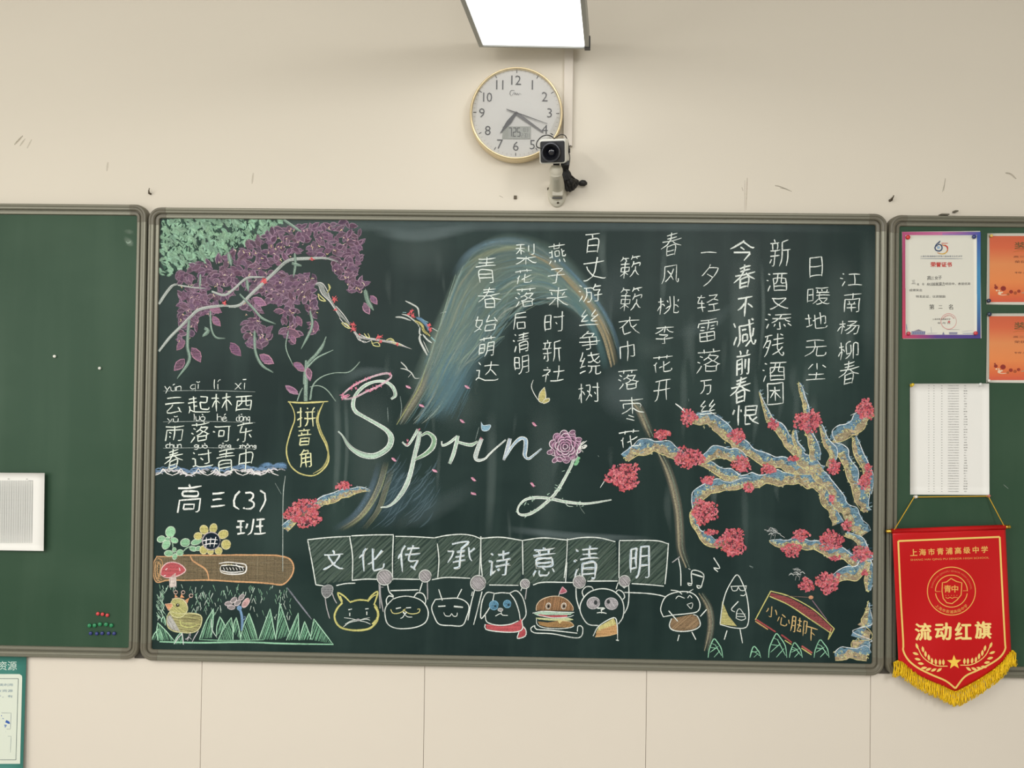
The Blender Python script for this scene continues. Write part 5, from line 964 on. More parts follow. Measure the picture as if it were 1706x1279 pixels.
q4(c, X0+1, 557.5, 1560, Y1, RD, PU, PU, RD); q4(c, 1560, 557.5, X1, Y1, PU, (70, 60, 140), (70, 60, 140), PU)
c.build('printed_border', cert)
c = Chalk(.0004, cs, True); NB, RD2 = (36, 62, 104), (196, 60, 52)
c.stroke(Q((545, 262), (515, 290), (500, 320), (510, 342), (540, 348), (560, 330), (555, 300), (530, 292), (512, 310)), 2.1, NB); c.blob(*Q((530, 318))[0], 2.6, 2.4, (150, 180, 210), 1)
c.stroke(Q((560, 290), (570, 300), (590, 300), (605, 318), (606, 345), (585, 368), (550, 372), (520, 362)), 1.9, (196, 120, 60)); c.stroke(Q((555, 282), (610, 282)), 1.9, RD2); c.stroke(Q((580, 300), (604, 312), (608, 335)), 2.4, RD2); c.stroke(Q((540, 372), (580, 372), (600, 355)), 1.4, (214, 180, 70))
c.stroke(Q((520, 300), (545, 268)), 1.3, NB)
c.type('上海市青浦高级中学第六届体育文化艺术节', *Q((554, 393))[0], 2.6, (60, 80, 110), w=70); c.stroke(Q((375, 410), (735, 412)), .5, (120, 130, 150)); c.stroke(Q((375, 415), (735, 416)), .4, (140, 150, 160))
c.type('荣誉证书', *Q((553, 463))[0], 8, RD2, w=35, fat=.35)
for ch, x, y, s in (('高', 450, 577, 7), ('三', 480, 580, 4.5), ('女', 512, 577, 6), ('子', 543, 575, 6), ('三', 318, 610, 5)): c.type(ch, *Q((x, y))[0], s, (25, 25, 28), rot=-6)
c.type('4×100米接力', *Q((508, 628))[0], 6, (20, 20, 22), w=30); c.type('项目中，表现优异', *Q((695, 628))[0], 4.4, (50, 50, 50), w=42); c.type('名', *Q((355, 632))[0], 4, (40, 40, 40)); c.type('在', *Q((400, 630))[0], 4, (60, 60, 60))
c.stroke(Q((298, 628), (340, 630)), .6, (60, 60, 60)); c.stroke(Q((428, 640), (582, 640)), .6, (60, 60, 60))
c.type('成绩突出', *Q((335, 682))[0], 4.4, (45, 45, 45), w=21); c.type('特发此证，以资鼓励', *Q((463, 736))[0], 4.4, (45, 45, 45), w=49)
for ch, x in (('第', 473), ('二', 547), ('名', 635)): c.type(ch, *Q((x, 825))[0], 8.5 if ch != '二' else 5, (22, 22, 24))
c.type('上海市青浦高级中学', *Q((555, 929))[0], 2.8, (50, 50, 55), w=30); c.type('年 月 日', *Q((575, 962))[0], 3, (50, 50, 55), w=21)
def circ(T, x, y, r, n=28, a0=0, a1=360): return T(*[(x+r*math.cos(math.radians(a0+(a1-a0)*k/n)), y+r*math.sin(math.radians(a0+(a1-a0)*k/n))) for k in range(n+1)])
c.stroke(circ(Q, 617, 948, 66), .7, (214, 120, 120)); c.type('★', *Q((620, 950))[0], 5.5, (206, 90, 92)); c.type('青浦高级中学体育', *Q((617, 948))[0], 2.4, (212, 130, 130), w=22, arc=(10, 0, 1))
GB = (120, 124, 158)
c.fill(Q((300, 1032), (418, 1032), (415, 1060), (303, 1060)), GB, 1); c.fill(Q((320, 1030), (360, 1016), (398, 1030)), (130, 120, 140), 1); c.fill(Q((620, 1040), (692, 1040), (690, 1058), (622, 1058)), (140, 140, 165), 1); c.stroke(Q((466, 995), (470, 1045)), .6, GB); c.fill(Q((562, 1060), (572, 1036), (582, 1060)), GB, 1); c.stroke(Q((598, 1018), (710, 1018)), .5, (90, 90, 90)); c.stroke(Q((430, 1050), (520, 1048)), .6, GB); c.stroke(Q((730, 1035), (820, 1025)), .6, (170, 175, 190)); c.stroke(Q((735, 1050), (840, 1050)), 1.6, (175, 180, 195)); c.stroke(Q((256, 970), (262, 1035)), 1, (100, 110, 150))
for k in range(6): c.stroke(Q((310+k*18, 1038), (310+k*18, 1056)), .8, (190, 195, 215))
c.build('printed_text', cert)
# orange certificates
def orange(Y0, Y1, xl0, label, dxt=0):
    quad = [(xl0+1.5, Y0), (xl0+171, Y0-.5), (xl0+172, Y1+2), (xl0, Y1)]
    t, sf = sheet('certificate', label, 'certificate', quad, BOARD+.001, lambda u, v: .0015*v*(1-u), m_card)
    c = Chalk(.0003, sf, True); x0, x1 = xl0+5, xl0+167; H = Y1-Y0
    c.grad(x0, Y0+4.5, x1, Y1-4, ((0, (206, 96, 62)), (.18, (216, 104, 66)), (.42, (226, 142, 86)), (.7, (232, 138, 78)), (.88, (222, 110, 62)), (1, (214, 92, 66)))); c.build('printed_background', t)
    c = Chalk(.0004, sf, True); tx = xl0+45
    c.type('奖状', tx+24, Y0+20, 10.5, (112, 84, 44), w=44, fat=.4); c.stroke([(tx+2, Y0+26), (tx+60, Y0+26)], 1, (120, 84, 44)); c.stroke([(tx, Y0+31), (tx+14, Y0+29), (tx+60, Y0+30)], 1.5, (196, 108, 52))
    c.type('高三（3）班：', tx+28, Y0+39, 3.6, (110, 56, 32), w=56); c.type('荣获运动会', tx+26, Y0+47.5, 4.2, (96, 40, 26), w=48); c.type('特发此证', tx+28, Y0+65.5, 3, (110, 56, 32), w=52)
    for x, y, r, k in ((16, 90, 3.2, (140, 44, 30)), (28, 91.5, 4.6, (142, 40, 30)), (41, 97, 3.4, (150, 48, 32)), (54, 96, 3, (156, 56, 36)), (48, 99, 3, (170, 80, 40)), (14.5, 86, 1.6, (150, 60, 36)), (36, 101, 2.4, (176, 96, 50))): 
        y = y*H/118; c.blob(xl0+x, Y0+y, r, r*.9, k, 1)
    for x, y, r in ((17, 95, 1.6), (22, 99, 3), (21, 95, 1.4), (26, 98, 1.6)): c.blob(xl0+x, Y0+y*H/118, r, r*.8, (232, 206, 176), 1)
    c.stroke([(xl0+19, Y0+101*H/118), (xl0+26, Y0+102.5*H/118), (xl0+34, Y0+102*H/118)], .9, (236, 220, 190)); c.stroke([(xl0+58, Y0+99*H/118), (xl0+75, Y0+97*H/118)], 2, (176, 150, 120))
    c.build('printed_text', t); return t
orange(388.5, 507, 1643.5, 'orange award certificate, upper one, at the right edge'); orange(522, 637, 1643, 'orange award certificate, lower one, at the right edge')
magnet(1512, 395.5, (206, 52, 50), 'red magnet at the top left corner of the bordered certificate', 3.6, d=BOARD+.003); magnet(1622, 394.7, (46, 60, 120), 'dark blue magnet at the top right corner of the bordered certificate', 3.3, d=BOARD+.003)
magnet(1513, 555.5, (196, 56, 76), 'pinkish red magnet at the bottom left corner of the bordered certificate', 3.2, d=BOARD+.003); magnet(1624.5, 555, (206, 62, 74), 'red magnet at the bottom right corner of the bordered certificate', 3.2, d=BOARD+.003)
magnet(1646.5, 501, (44, 48, 76), 'dark navy magnet at the bottom left corner of the upper orange certificate', 3.2, d=BOARD+.003); magnet(1647.5, 523.5, (36, 54, 78), 'dark teal blue magnet at the top left corner of the lower orange certificate', 3.4, d=BOARD+.003)
magnet(1650.5, 393, (226, 190, 96), 'pale yellow magnet at the top left corner of the upper orange certificate', 2.4, d=BOARD+.003); magnet(1646.5, 634, (232, 228, 222), 'white magnet at the bottom left corner of the lower orange certificate', 2.4, d=BOARD+.003)
# name list
LQ = [(1516, 639), (1648, 638.7), (1648.5, 824.3), (1516.3, 823.7)]
nl, ns = sheet('name_list', 'white printed name list pinned above the red pennant', 'paper', LQ, BOARD+.002, lambda u, v: .003*v*(1-v)*2+.002*u, m_paper)
c = Chalk(.0004, ns, True); N2 = Z(1480, 580, 4.566); r2 = random.Random(3)
for k in range(42):
    y = 285+k*19.6
    for x, w_, g in ((308, 8, 120), (347, 8, 110), (407, 9, 95)):
        c.stroke(N2((x-w_/2, y), (x+w_/2, y)), 1.1, (g, g, g))
    c.type(str(r2.randint(10**11, 10**12)), *N2((495, y))[0], 1.4, (120, 120, 120), w=18); c.type(r2.choice(('张明', '李文', '王小雨', '陈思', '刘一')), *N2((587, y))[0], 1.7, (52, 52, 52), w=r2.choice((4, 6, 6.4)))
c.build('printed_text', nl)
pushpin(1518.5, 642, (228, 196, 50), 'yellow push pin at the top left of the name list', BOARD+.003, 2.8); pushpin(1631, 641.5, (232, 234, 232), 'white push pin at the top right of the name list', BOARD+.003, 2.8)
# left board paper
lp, ls = sheet('timetable_sheet', 'white sheet with a fine printed table, cut by the left edge of the photo', 'paper', [(-95, 786.5), (74.3, 787.8), (72.7, 917.5), (-96, 915)], BOARD+.004, lambda u, v: .008*u+.002, m_paper)
c = Chalk(.0006, ls, True); L2 = Z(0, 780, 8.822)
for k in range(24):
    x = 480-k*34; c.stroke(L2((x, 178), (x-12, 1095)), .7, (150, 152, 150) if k % 3 else (128, 130, 128))
    c.stroke(L2((x-17, 185), (x-28, 1090)), 1.3, (206, 208, 204))
for k in range(48): y = 180+k*19.4; c.stroke(L2((-560, y), (480-k*.4, y+2)), .45, (190, 192, 188))
c.type('班级', *L2((128, 156))[0], 2, (110, 110, 110), w=3.4); c.type('总', *L2((396, 157))[0], 2, (130, 130, 130), w=3); c.stroke(L2((420, 181), (486, 181)), .9, (90, 90, 90)); c.build('printed_table', lp)
magnet(92, 593.5, (232, 234, 226), 'small white magnet on the left chalkboard, upper left of two', 2.6); magnet(167, 613.3, (228, 230, 222), 'small white magnet on the left chalkboard, lower right of two', 2.5)
K2 = Z(140, 1000, 18.27)
ordn = ('leftmost', 'second from left', 'middle', 'second from right', 'rightmost')
for nm, col, pts in (('red', (206, 66, 70), ((440, 395), (582, 410), (728, 440))), ('green', (34, 132, 84), ((185, 755), (340, 750), (505, 715), (690, 720), (850, 750))), ('blue', (46, 56, 124), ((220, 990), (410, 1000), (570, 990), (765, 990), (935, 995)))):
    for i, p in enumerate(pts):
        lb = ordn[i] if len(pts) == 5 else ('left', 'middle', 'right')[i]
        magnet(*K2(p)[0], col, '%s %s magnet of the row of %s magnets on the left chalkboard' % (lb, nm, nm), 3.0 if nm != 'green' else 3.4, group='%s magnets on the left chalkboard' % nm)
c = Chalk(.0003); c.smear([(206, 395, 8), (216, 404, 14), (222, 410, 6)], (150, 175, 155), .5); c.smear([(205, 385, 6), (216, 386, 10), (224, 388, 6)], (130, 155, 135), .4); c.stroke([(210, 402), (213, 405), (218, 402)], 1.5, (160, 185, 165), .7); c.build('chalk_smudge', LB)
c = Chalk(.0003); c.stroke([(1672, 807), (1680, 814)], 1.6, (150, 165, 155), .6); c.build('chalk_scratch', RB)
for x, y, w_ in ((1573, 357.5, 7), (1592, 352, 3)):
    a = P(x, y, .008); MB().box(a.x-w_*MM, -.014, a.z-.002, a.x+w_*MM, -.0002, a.z+.002, bev=.0018).build('mounting_clip', m_cap, RB)

# pennant
F4 = Z(1460, 820, 3.455)
FD = .036
def fdep(px, py): return FD+.0034*math.sin((py-880)/36+.6)*math.sin((px-1480)/60+1)+.0014*math.sin((px-1480)/17+(py/70))
pen = empty('pennant', P(1588, 880, FD), 'red satin award pennant with gold print and yellow fringe', 'pennant')
def satin():
    m = mat('red_satin', (196, 10, 18), .33, noise=.05, nscale=4, spec=.4, bump=.05, bscale=300)
    b = m.node_tree.nodes['Principled BSDF']; b.inputs['Sheen Weight'].default_value = 0; return m
m_satin = satin(); m_gold = mat('gold_print', (242, 206, 112), .4, noise=.03); m_brass = mat('polished_brass', (214, 170, 70), .25, .9); m_cord = mat('yellow_cord', (226, 178, 44), .6); m_fr = mat('yellow_fringe', (255, 206, 24), .55, noise=.12, nscale=60)
bot = spline([(125, 965), (180, 1010), (260, 1060), (350, 1100), (455, 1145)], 3)+spline([(455, 1145), (560, 1090), (650, 1035), (720, 980), (776, 912)], 3)[1:]
def botY(x):
    for a, b_ in zip(bot, bot[1:]):
        if a[0] <= x <= b_[0]: return a[1]+(b_[1]-a[1])*(x-a[0])/(b_[0]-a[0]+1e-9)
    return bot[0][1] if x < bot[0][0] else bot[-1][1]
NX, NY = 44, 56; vs = []; fs = []
for j in range(NY+1):
    for i in range(NX+1):
        u = i/NX; v = j/NY; xt, xb = 92+(742-92)*u, 125+(776-125)*u; yt = 232+(207-232)*u; yb = botY(xb); s_ = (v*(yb-yt))/(940-yt); x = xt+(xb-xt)*min(1, s_); y = yt+(yb-yt)*v
        (X, Y), = F4((x, y)); vs.append(P(X, Y, fdep(X, Y)))
fs = [(j*(NX+1)+i, j*(NX+1)+i+1, (j+1)*(NX+1)+i+1, (j+1)*(NX+1)+i) for j in range(NY) for i in range(NX)]
cl = mesh('satin_cloth', vs, fs, m_satin, pen, True); mo = cl.modifiers.new('t', 'SOLIDIFY'); mo.thickness = .0008; mo.offset = -1
(ra,), (rb,) = F4((60, 224)), F4((768, 198)); A_, B_ = P(*ra, FD), P(*rb, FD)
L_ = lambda t: A_+(B_-A_)*t
MB().tube([L_(.04), L_(.5), L_(.96)], .0062, 14).build('rod_sleeve', m_satin, pen, True)
for s_, e_ in ((.045, -1), (.955, 1)):
    o = L_(s_); d = (B_-A_).normalized()*e_
    MB().tube([o-d*.002, o+d*.004, o+d*.006, o+d*.008, o+d*.012, o+d*.015, o+d*.017], [.004, .004, .006, .004, .0058, .004, .001], 14).build('rod_finial', m_brass, pen, True)
(pa,), (pb,) = F4((222, 27)), F4((640, 22)); PA, PB = P(*pa, BOARD+.008), P(*pb, BOARD+.008)
MB().tube([L_(.055)+Vector((0, -.004, .004)), PA+Vector((-.002, 0, 0)), PA, PB, PB+Vector((.002, 0, 0)), L_(.945)+Vector((0, -.004, .004))], .0011, 8).build('hanging_cord', m_cord, pen, True)
pushpin(pa[0], pa[1], (232, 226, 220), 'white push pin holding the left end of the pennant cord', BOARD+.001, 2.8); pushpin(pb[0], pb[1], (196, 120, 110), 'pinkish push pin holding the right end of the pennant cord', BOARD+.001, 2.4)
GOLD = (244, 208, 118)
c = Chalk(.0009, fdep, True)
for p in (F4((126, 280), (420, 268), (710, 256)), F4((126, 280), (140, 600), (155, 860))+F4((155, 910), (185, 965), (240, 1010), (320, 1050), (400, 1085), (455, 1128)), F4((710, 256), (725, 560), (740, 850))+F4((742, 900), (715, 945), (660, 985), (580, 1025), (510, 1060), (455, 1128))): c.stroke(p, 2.9, GOLD, 1, taper=(1, 1), step=3)
c.build('gold_border', pen, m_gold)
c = Chalk(.001, fdep, True); GT = (236, 182, 96)
for i, ch in enumerate('上海市青浦高级中学'): c.type(ch, *F4((215+i*51, 346-i*2.2))[0], 11, GT, fat=.3, rot=-3)
c.type('SHANG HAI QING PU SENIOR HIGH SCHOOL', *F4((423, 383))[0], 3.7, (232, 170, 90), w=131, rot=-1.6); c.build('school_name', pen)
c = Chalk(.001, fdep, True); E = (432, 568); GE = (238, 176, 88)
c.stroke(circ(F4, *E, 138, 60), 1.5, GE, taper=(1, 1)); c.stroke(circ(F4, *E, 92, 40, 8, 172), 1.5, GE, taper=(1, 1)); c.stroke(circ(F4, *E, 92, 40, 180, 360), 1.5, GE, taper=(1, 1))
for p in (((340, 570), (370, 570)), ((498, 566), (524, 566))): c.stroke(F4(*p), 1.2, GE)
sh = [(430, 495), (405, 515), (380, 520), (378, 570), (385, 610), (405, 635), (436, 640), (465, 618), (488, 590), (492, 520), (460, 512), (430, 495)]
c.stroke(F4(*[(x, y) for x, y in sh]), 1.6, GE, taper=(1, 1), smooth=False)
for ch, x, r in (('青', 410, 0), ('中', 452, 0)): c.type(ch, *F4((x, 555))[0], 12, GE, fat=.3)
for k in range(5): c.type('★', *F4((400+k*16, 592))[0], 1.8, GE)
c.stroke(F4((398, 603), (412, 610), (424, 603), (436, 610), (450, 603), (470, 606)), 1.1, GE)
c.type('SHANGHAI QINGPU SENIOR HIGH SCHOOL', *F4(E)[0], 3.6, (226, 120, 74), w=96, arc=(33, 2, 1)); c.type('上海市青浦高级中学', *F4(E)[0], 5.6, GE, w=58, arc=(34.5, 180, -1)); c.build('school_emblem', pen)
c = Chalk(.0012, fdep, True)
for ch, x, y in (('流', 270, 802), ('动', 385, 800), ('红', 500, 798), ('旗', 615, 792)): c.type(ch, *F4((x, y))[0], 28, (250, 222, 140), w=26, fat=1.1, rot=-1)
c.build('pennant_title', pen)
c = Chalk(.001, fdep, True); st = []
for k in range(10): a = math.radians(-92+k*36); r = 43 if k % 2 == 0 else 18; st.append((448+r*math.cos(a), 978+r*math.sin(a)))
c.fill(F4(*st), (255, 214, 84), 1)
def leaf(x, y, a, l=38, w_=16):
    a = math.radians(a); pts = [(x+math.cos(a)*u*l-math.sin(a)*v*w_, y+math.sin(a)*u*l+math.cos(a)*v*w_) for u, v in ((-.5, 0), (-.2, .42), (.15, .45), (.5, 0), (.15, -.45), (-.2, -.42))]; c.fill(F4(*pts), GOLD, 1)
for sg in (1, -1):
    X = lambda x: x if sg == 1 else 893-x
    dy = 0 if sg == 1 else -6
    c.stroke(F4(*[(X(x), y+dy) for x, y in ((238, 890), (262, 940), (300, 975), (350, 998), (410, 1000))]), 1.5, GOLD, taper=(1, 1))
    for x, y, a in ((234, 885, 70), (268, 903, 80), (226, 928, 20), (283, 930, 85), (238, 960, 15), (302, 950, 85), (256, 985, 10), (320, 970, 85), (274, 1010, -8), (342, 975, 85), (300, 1018, -20), (366, 978, 88), (330, 1022, -25), (386, 978, 88), (362, 1022, -35)): leaf(X(x), y+dy, a if sg == 1 else 180-a)
c.build('laurel_wreath', pen)
fr = MB(); rf = random.Random(9); tot = 0
bb = spline([(100, 985), (140, 975), (200, 1020), (290, 1075), (370, 1108), (455, 1148), (560, 1100), (650, 1042), (720, 985), (775, 918), (800, 930)], 2.2)
for i in range(len(bb)):
    (x, y) = bb[i][:2]
    for q in range(1):
        l = rf.uniform(66, 92); x0 = x+rf.uniform(-2, 2); dx = rf.uniform(-6, 6); d0 = rf.uniform(-.002, .004); pts = []
        for t_ in (0, .3, .6, .85, 1): (X, Y), = F4((x0+dx*t_*t_+4*math.sin(t_*4+i), y-4+l*t_)); pts.append(P(X, Y, FD+d0+.003*t_*rf.uniform(.5, 1)))
        (X, Y), = F4((x0+dx+7, y-8+l)); pts.append(P(X, Y, FD+d0)); (X, Y), = F4((x0+dx*.6+8, y+l*.5)); pts.append(P(X, Y, FD+d0-.001))
        fr.tube(pts, [.0010, .0009, .0009, .0009, .0008, .0008, .0007], 5)
fr.build('fringe', m_fr, pen, True, kind='stuff')
hb = MB(); pts = [P(*F4((x, y-2))[0], FD-.0015) for x, y in [b[:2] for b in bb]]; hb.tube(pts, .0028, 8); hb.build('fringe_band', m_fr, pen, True)

# poster under the left board
def green(): return mat('teal_poster_print', (62, 132, 122), .45, noise=.03)
PQ = [(-250, 1090), (44, 1093.5), (38, 1290), (-252, 1290)]
po, ps = sheet('poster', 'teal bordered recycling poster on the wall at the bottom left edge', 'poster', PQ, .007, lambda u, v: .006*u*v, green())
T6 = Z(0, 1060, 5.84)
c = Chalk(.0004, ps, True)
c.fill(T6((-1400, 362), (190, 366), (212, 380), (216, 400), (195, 1238), (-1400, 1240)), (222, 230, 216), 1); c.build('printed_panel', po)
c = Chalk(.0006, ps, True)
c.stroke(T6((-1300, 404), (178, 410), (155, 1200), (-1300, 1196)), .9, (70, 90, 92), 1, smooth=False, taper=(1, 1)); c.stroke(T6((178, 408), (155, 1200)), .9, (70, 90, 92), 1, taper=(1, 1))
c.type('可再生资源', *T6((-70, 285))[0], 15, (214, 232, 222), w=80)
for y, t_ in ((470, '垃圾分类利用'), (528, '可回收资源'), (582, '日循环，有')): c.type(t_, *T6((-10, y))[0], 4.4, (96, 128, 150), w=46)
for y0, y1 in ((742, 900), (968, 1125)): 
    for x0 in (-90,): c.stroke(T6((x0, y0), (108, y0+2)), .6, (90, 110, 130)); c.stroke(T6((108, y0), (102, y1)), .6, (90, 110, 130)); c.stroke(T6((102, y1), (x0, y1)), .6, (90, 110, 130)); c.stroke(T6((x0, y1), (x0, y0)), .6, (90, 110, 130))
BLU = (44, 92, 176)
for p in (((0, 770), (20, 820)), ((-20, 790), (38, 800)), ((15, 765), (2, 830))): c.stroke(T6(*p), 2, BLU)
c.fill(T6((50, 835), (62, 812), (92, 828), (98, 850), (80, 848)), BLU, 1); c.fill(T6((30, 885), (45, 855), (68, 862), (50, 890)), (110, 140, 190), 1); c.fill(T6((-10, 1015), (20, 1005), (45, 1040), (72, 1050), (70, 1085), (45, 1105), (15, 1080)), BLU, 1, True)
c.type('废塑料', *T6((20, 933))[0], 4, (80, 110, 150), w=14); c.type('废玻璃', *T6((28, 1158))[0], 4, (80, 110, 150), w=14); c.build('printed_text', po)

# ------------------------------------------------------------------ wall clock
CC = P(860, 188, .045); ck = empty('wall_clock', Vector((CC.x, 0, CC.z)), 'round white wall clock with a thin gold rim and a small digital display', 'clock')
R = P(938, 188, .045).x-CC.x; T = Matrix.Translation(Vector((CC.x, 0, CC.z)))
m_rim = mat('champagne_rim', (226, 208, 168), .25, .6); m_dial = mat('silver_white_dial', (214, 212, 206), .45, noise=.02); m_blk = mat('black_print', (44, 42, 40), .5); m_gr = mat('grey_print', (120, 118, 112), .5)
MB().lathe([(R*.9, -.001), (R*.985, -.004), (R, -.012), (R, -.038), (R*.995, -.043), (R*.98, -.046), (R*.962, -.046), (R*.95, -.043), (R*.945, -.036)], 72, T).build('clock_rim', m_rim, ck, True)
MB().lathe([(R*.95, -.036), (R*.5, -.0345), (.0002, -.034)], 72, T).build('clock_face', m_dial, ck, True)
CD = lambda x, y: .0362
def clk(r, a): a = math.radians(a); k = 78/1.0; return (860+r*math.sin(a), 188-r*math.cos(a))
c = Chalk(.0002, CD, True)
for k in range(60):
    a = k*6+.8
    if k % 5 == 0: c.stroke([clk(66.5, a), clk(71.5, a)], 1.3, (40, 38, 36), 1, taper=(1, 1))
    else: c.stroke([clk(68.5, a), clk(71.5, a)], .5, (150, 148, 142), 1, taper=(1, 1))
c.build('minute_marks', ck)
Q8 = Z(760, 0, 3.553); c = Chalk(.0003, CD, True)
for t_, x, y in (('12', 355, 474), ('1', 451, 502), ('2', 524, 572), ('3', 553, 668), ('4', 524, 766), ('5', 451, 856), ('6', 353, 865), ('7', 259, 853), ('8', 187, 772), ('9', 152, 668), ('10', 186, 575), ('11', 258, 502)): c.type(t_, *Q8((x, y))[0], 15.6, (52, 50, 48) if t_ not in '23' else (70, 68, 66), sp=.92, w={'12': 16.5, '10': 15, '11': 12}.get(t_, None), bold=-.004, rot=.8)  # two and three printed paler: the glass reflection is put into their colour
c.stroke(Q8((345, 535), (325, 535), (318, 555), (328, 568)), .8, (90, 88, 84)); c.stroke(Q8((330, 565), (345, 545), (345, 562), (352, 548), (356, 562), (364, 550), (368, 563), (376, 552), (385, 560)), .7, (90, 88, 84)); c.build('numerals', ck)
c = Chalk(.0003, CD, True); c.fill(Q8((275, 748), (443, 748), (441, 823), (273, 822)), (158, 160, 150), 1); c.fill(Q8((310, 752), (440, 752), (438, 818), (308, 818)), (168, 170, 162), 1); c.build('display_screen', ck)
seg = {'7': 'abc', '2': 'abged', '5': 'afgcd', '1': 'bc', '3': 'abgcd', '0': 'abcdef'}
def digit(c, d, x, y, w_, h, wd, col):
    S = {'a': ((x, y), (x+w_, y)), 'b': ((x+w_, y), (x+w_, y+h/2)), 'c': ((x+w_, y+h/2), (x+w_, y+h)), 'd': ((x, y+h), (x+w_, y+h)), 'e': ((x, y+h/2), (x, y+h)), 'f': ((x, y), (x, y+h/2)), 'g': ((x, y+h/2), (x+w_, y+h/2))}
    for s_ in seg[d]: c.stroke(S[s_], wd, col, 1, taper=(1, 1))
c = Chalk(.0005, CD, True)
for d, x in (('7', 312), ('2', 338), ('5', 362)): (X, Y), = Q8((x, 757)); digit(c, d, X, Y, 4.4, 14, 1.4, (52, 54, 50))
c.stroke(Q8((333, 805), (333, 810)), 1, (52, 54, 50))
for d, x, y in (('1', 390, 757), ('0', 402, 757), ('3', 416, 757), ('2', 386, 790), ('3', 402, 790), ('1', 424, 790), ('0', 412, 790)): (X, Y), = Q8((x, y)); digit(c, d, X, Y, 2.4, 6.4, .6, (110, 112, 106))
c.build('display_digits', ck)
def hand(name, pts, dep, m, th=.0008):
    n = len(pts); v = [P(x, y, dep) for x, y in pts]+[P(x, y, dep-th) for x, y in pts]
    mesh(name, v, [tuple(range(n)), tuple(range(2*n-1, n-1, -1))]+[(i, (i+1) % n, n+(i+1) % n, n+i) for i in range(n)], m, ck)
m_hand = mat('dark_hand', (46, 44, 42), .4); m_hand2 = mat('grey_hand', (84, 82, 80), .35, .3)
hand('hour_hand', Q8((362, 668), (350, 662), (300, 715), (258, 790), (270, 782), (325, 728)), .0385, m_hand)
hand('minute_hand', Q8((350, 668), (358, 660), (375, 672), (518, 780), (512, 786), (360, 684)), .0398, m_hand2)
hand('second_hand', Q8((296, 643), (300, 650), (355, 670), (538, 732), (540, 730), (360, 664)), .0408, m_hand, .0004)
o_ = P(*Q8((355, 668))[0], .0385); MB().lathe([(.003, .002), (.003, -.003), (.002, -.0036), (.0001, -.004)], 16, Matrix.Translation(o_)).build('hand_pin', m_hand2, ck, True)
gm = bpy.data.materials.new('clock_glass'); gm.use_nodes = True; nt = gm.node_tree; nt.nodes.remove(nt.nodes['Principled BSDF'])
tr = nt.nodes.new('ShaderNodeBsdfTransparent'); gl = nt.nodes.new('ShaderNodeBsdfGlossy'); gl.inputs['Roughness'].default_value = .03; fz = nt.nodes.new('ShaderNodeFresnel'); fz.inputs[0].default_value = 1.6; mx = nt.nodes.new('ShaderNodeMixShader')
nt.links.new(fz.outputs[0], mx.inputs[0]); nt.links.new(tr.outputs[0], mx.inputs[1]); nt.links.new(gl.outputs[0], mx.inputs[2]); nt.links.new(mx.outputs[0], nt.nodes['Material Output'].inputs[0])
MB().lathe([(R*.95, -.0435), (.0002, -.0435)], 64, T).build('clock_glass', gm, ck)

# ------------------------------------------------------------------ cable trunking beside the clock
m_trunk = mat('white_trunking', (214, 206, 194), .45, noise=.02)
tk = empty('cable_trunking', P(946, 243), 'white vertical cable trunking beside the clock', 'cable trunking')
a, b_ = P(938.5, 243, .012), P(953.2, 243, .012); tt = MB().box(a.x, -.013, a.z, b_.x, -.0002, 3.08); tt.build('trunking_body', m_trunk, tk)
MB().box(b_.x-.0035, -.0142, a.z, b_.x-.0008, -.013, 3.08).build('trunking_lid_edge', m_trunk, tk)
# ------------------------------------------------------------------ security camera
cm = empty('security_camera', P(930, 330), 'white box security camera with a black lens on a wall bracket', 'camera')
S6 = Z(880, 210, 9.133)
m_shell = mat('white_enamel_shell', (222, 222, 214), .35, noise=.02); m_face = mat('dark_grey_plastic', (46, 47, 50), .4, noise=.05); m_lens = mat('black_lens_barrel', (26, 27, 32), .3); m_lg = mat('lens_glass', (10, 12, 22), .05, spec=.9); m_br = mat('ivory_bracket_plastic', (206, 202, 186), .4, noise=.03); m_rub = mat('black_rubber', (26, 26, 26), .55)
fc = P(*S6((370, 390))[0], .175); W2 = P(*S6((555, 390))[0], .175).x-P(*S6((190, 390))[0], .175).x; W2 = W2/2+.0005; H2 = (P(*S6((370, 235))[0], .175).z-P(*S6((370, 545))[0], .175).z)/2
T = Matrix.Translation(fc) @ Matrix.Rotation(math.radians(-7), 4, 'Z') @ Matrix.Rotation(math.radians(19), 4, 'X')
MB().box(-W2-.0025, 0.0, -H2-.003, W2+.0025, .115, H2+.004, T, bev=.006).build('camera_shell', m_shell, cm)
MB().box(-W2, -.003, -H2, W2, .002, H2, T, bev=.0045).build('front_plate', m_face, cm)
LT = T @ Matrix.Translation((-.002, 0, -.001)); lr = .0218
ln = MB().lathe([(lr*1.08, -.002), (lr*1.08, -.012), (lr, -.013), (lr, -.026), (lr*.94, -.028), (lr*.88, -.028), (lr*.82, -.020), (lr*.6, -.012), (lr*.55, -.010)], 40, LT).build('lens_barrel', m_lens, cm, True)
MB().lathe([(lr*.62, -.010), (lr*.4, -.0135), (lr*.2, -.015), (.0001, -.0155)], 32, LT).build('lens_glass', m_lg, ln, True)
MB().lathe([(lr*1.0, -.0255), (lr*1.015, -.0265), (lr*1.0, -.0275), (lr*.97, -.0275)], 40, LT).build('lens_ring', mat('grey_lens_ring', (112, 116, 128), .3, .4), ln, True)
def pd(x, y, d): return P(*S6((x, y))[0], d)
bp = MB(); cen = pd(440, 1010, 0); rx_, rz_ = .0255, (pd(440, 800, 0).z-pd(440, 1238, 0).z)/2; n = 32; cen.z = pd(440, 1020, 0).z
prof = [(1, 0), (1, .004), (.93, .008), (.6, .010), (.01, .010)]
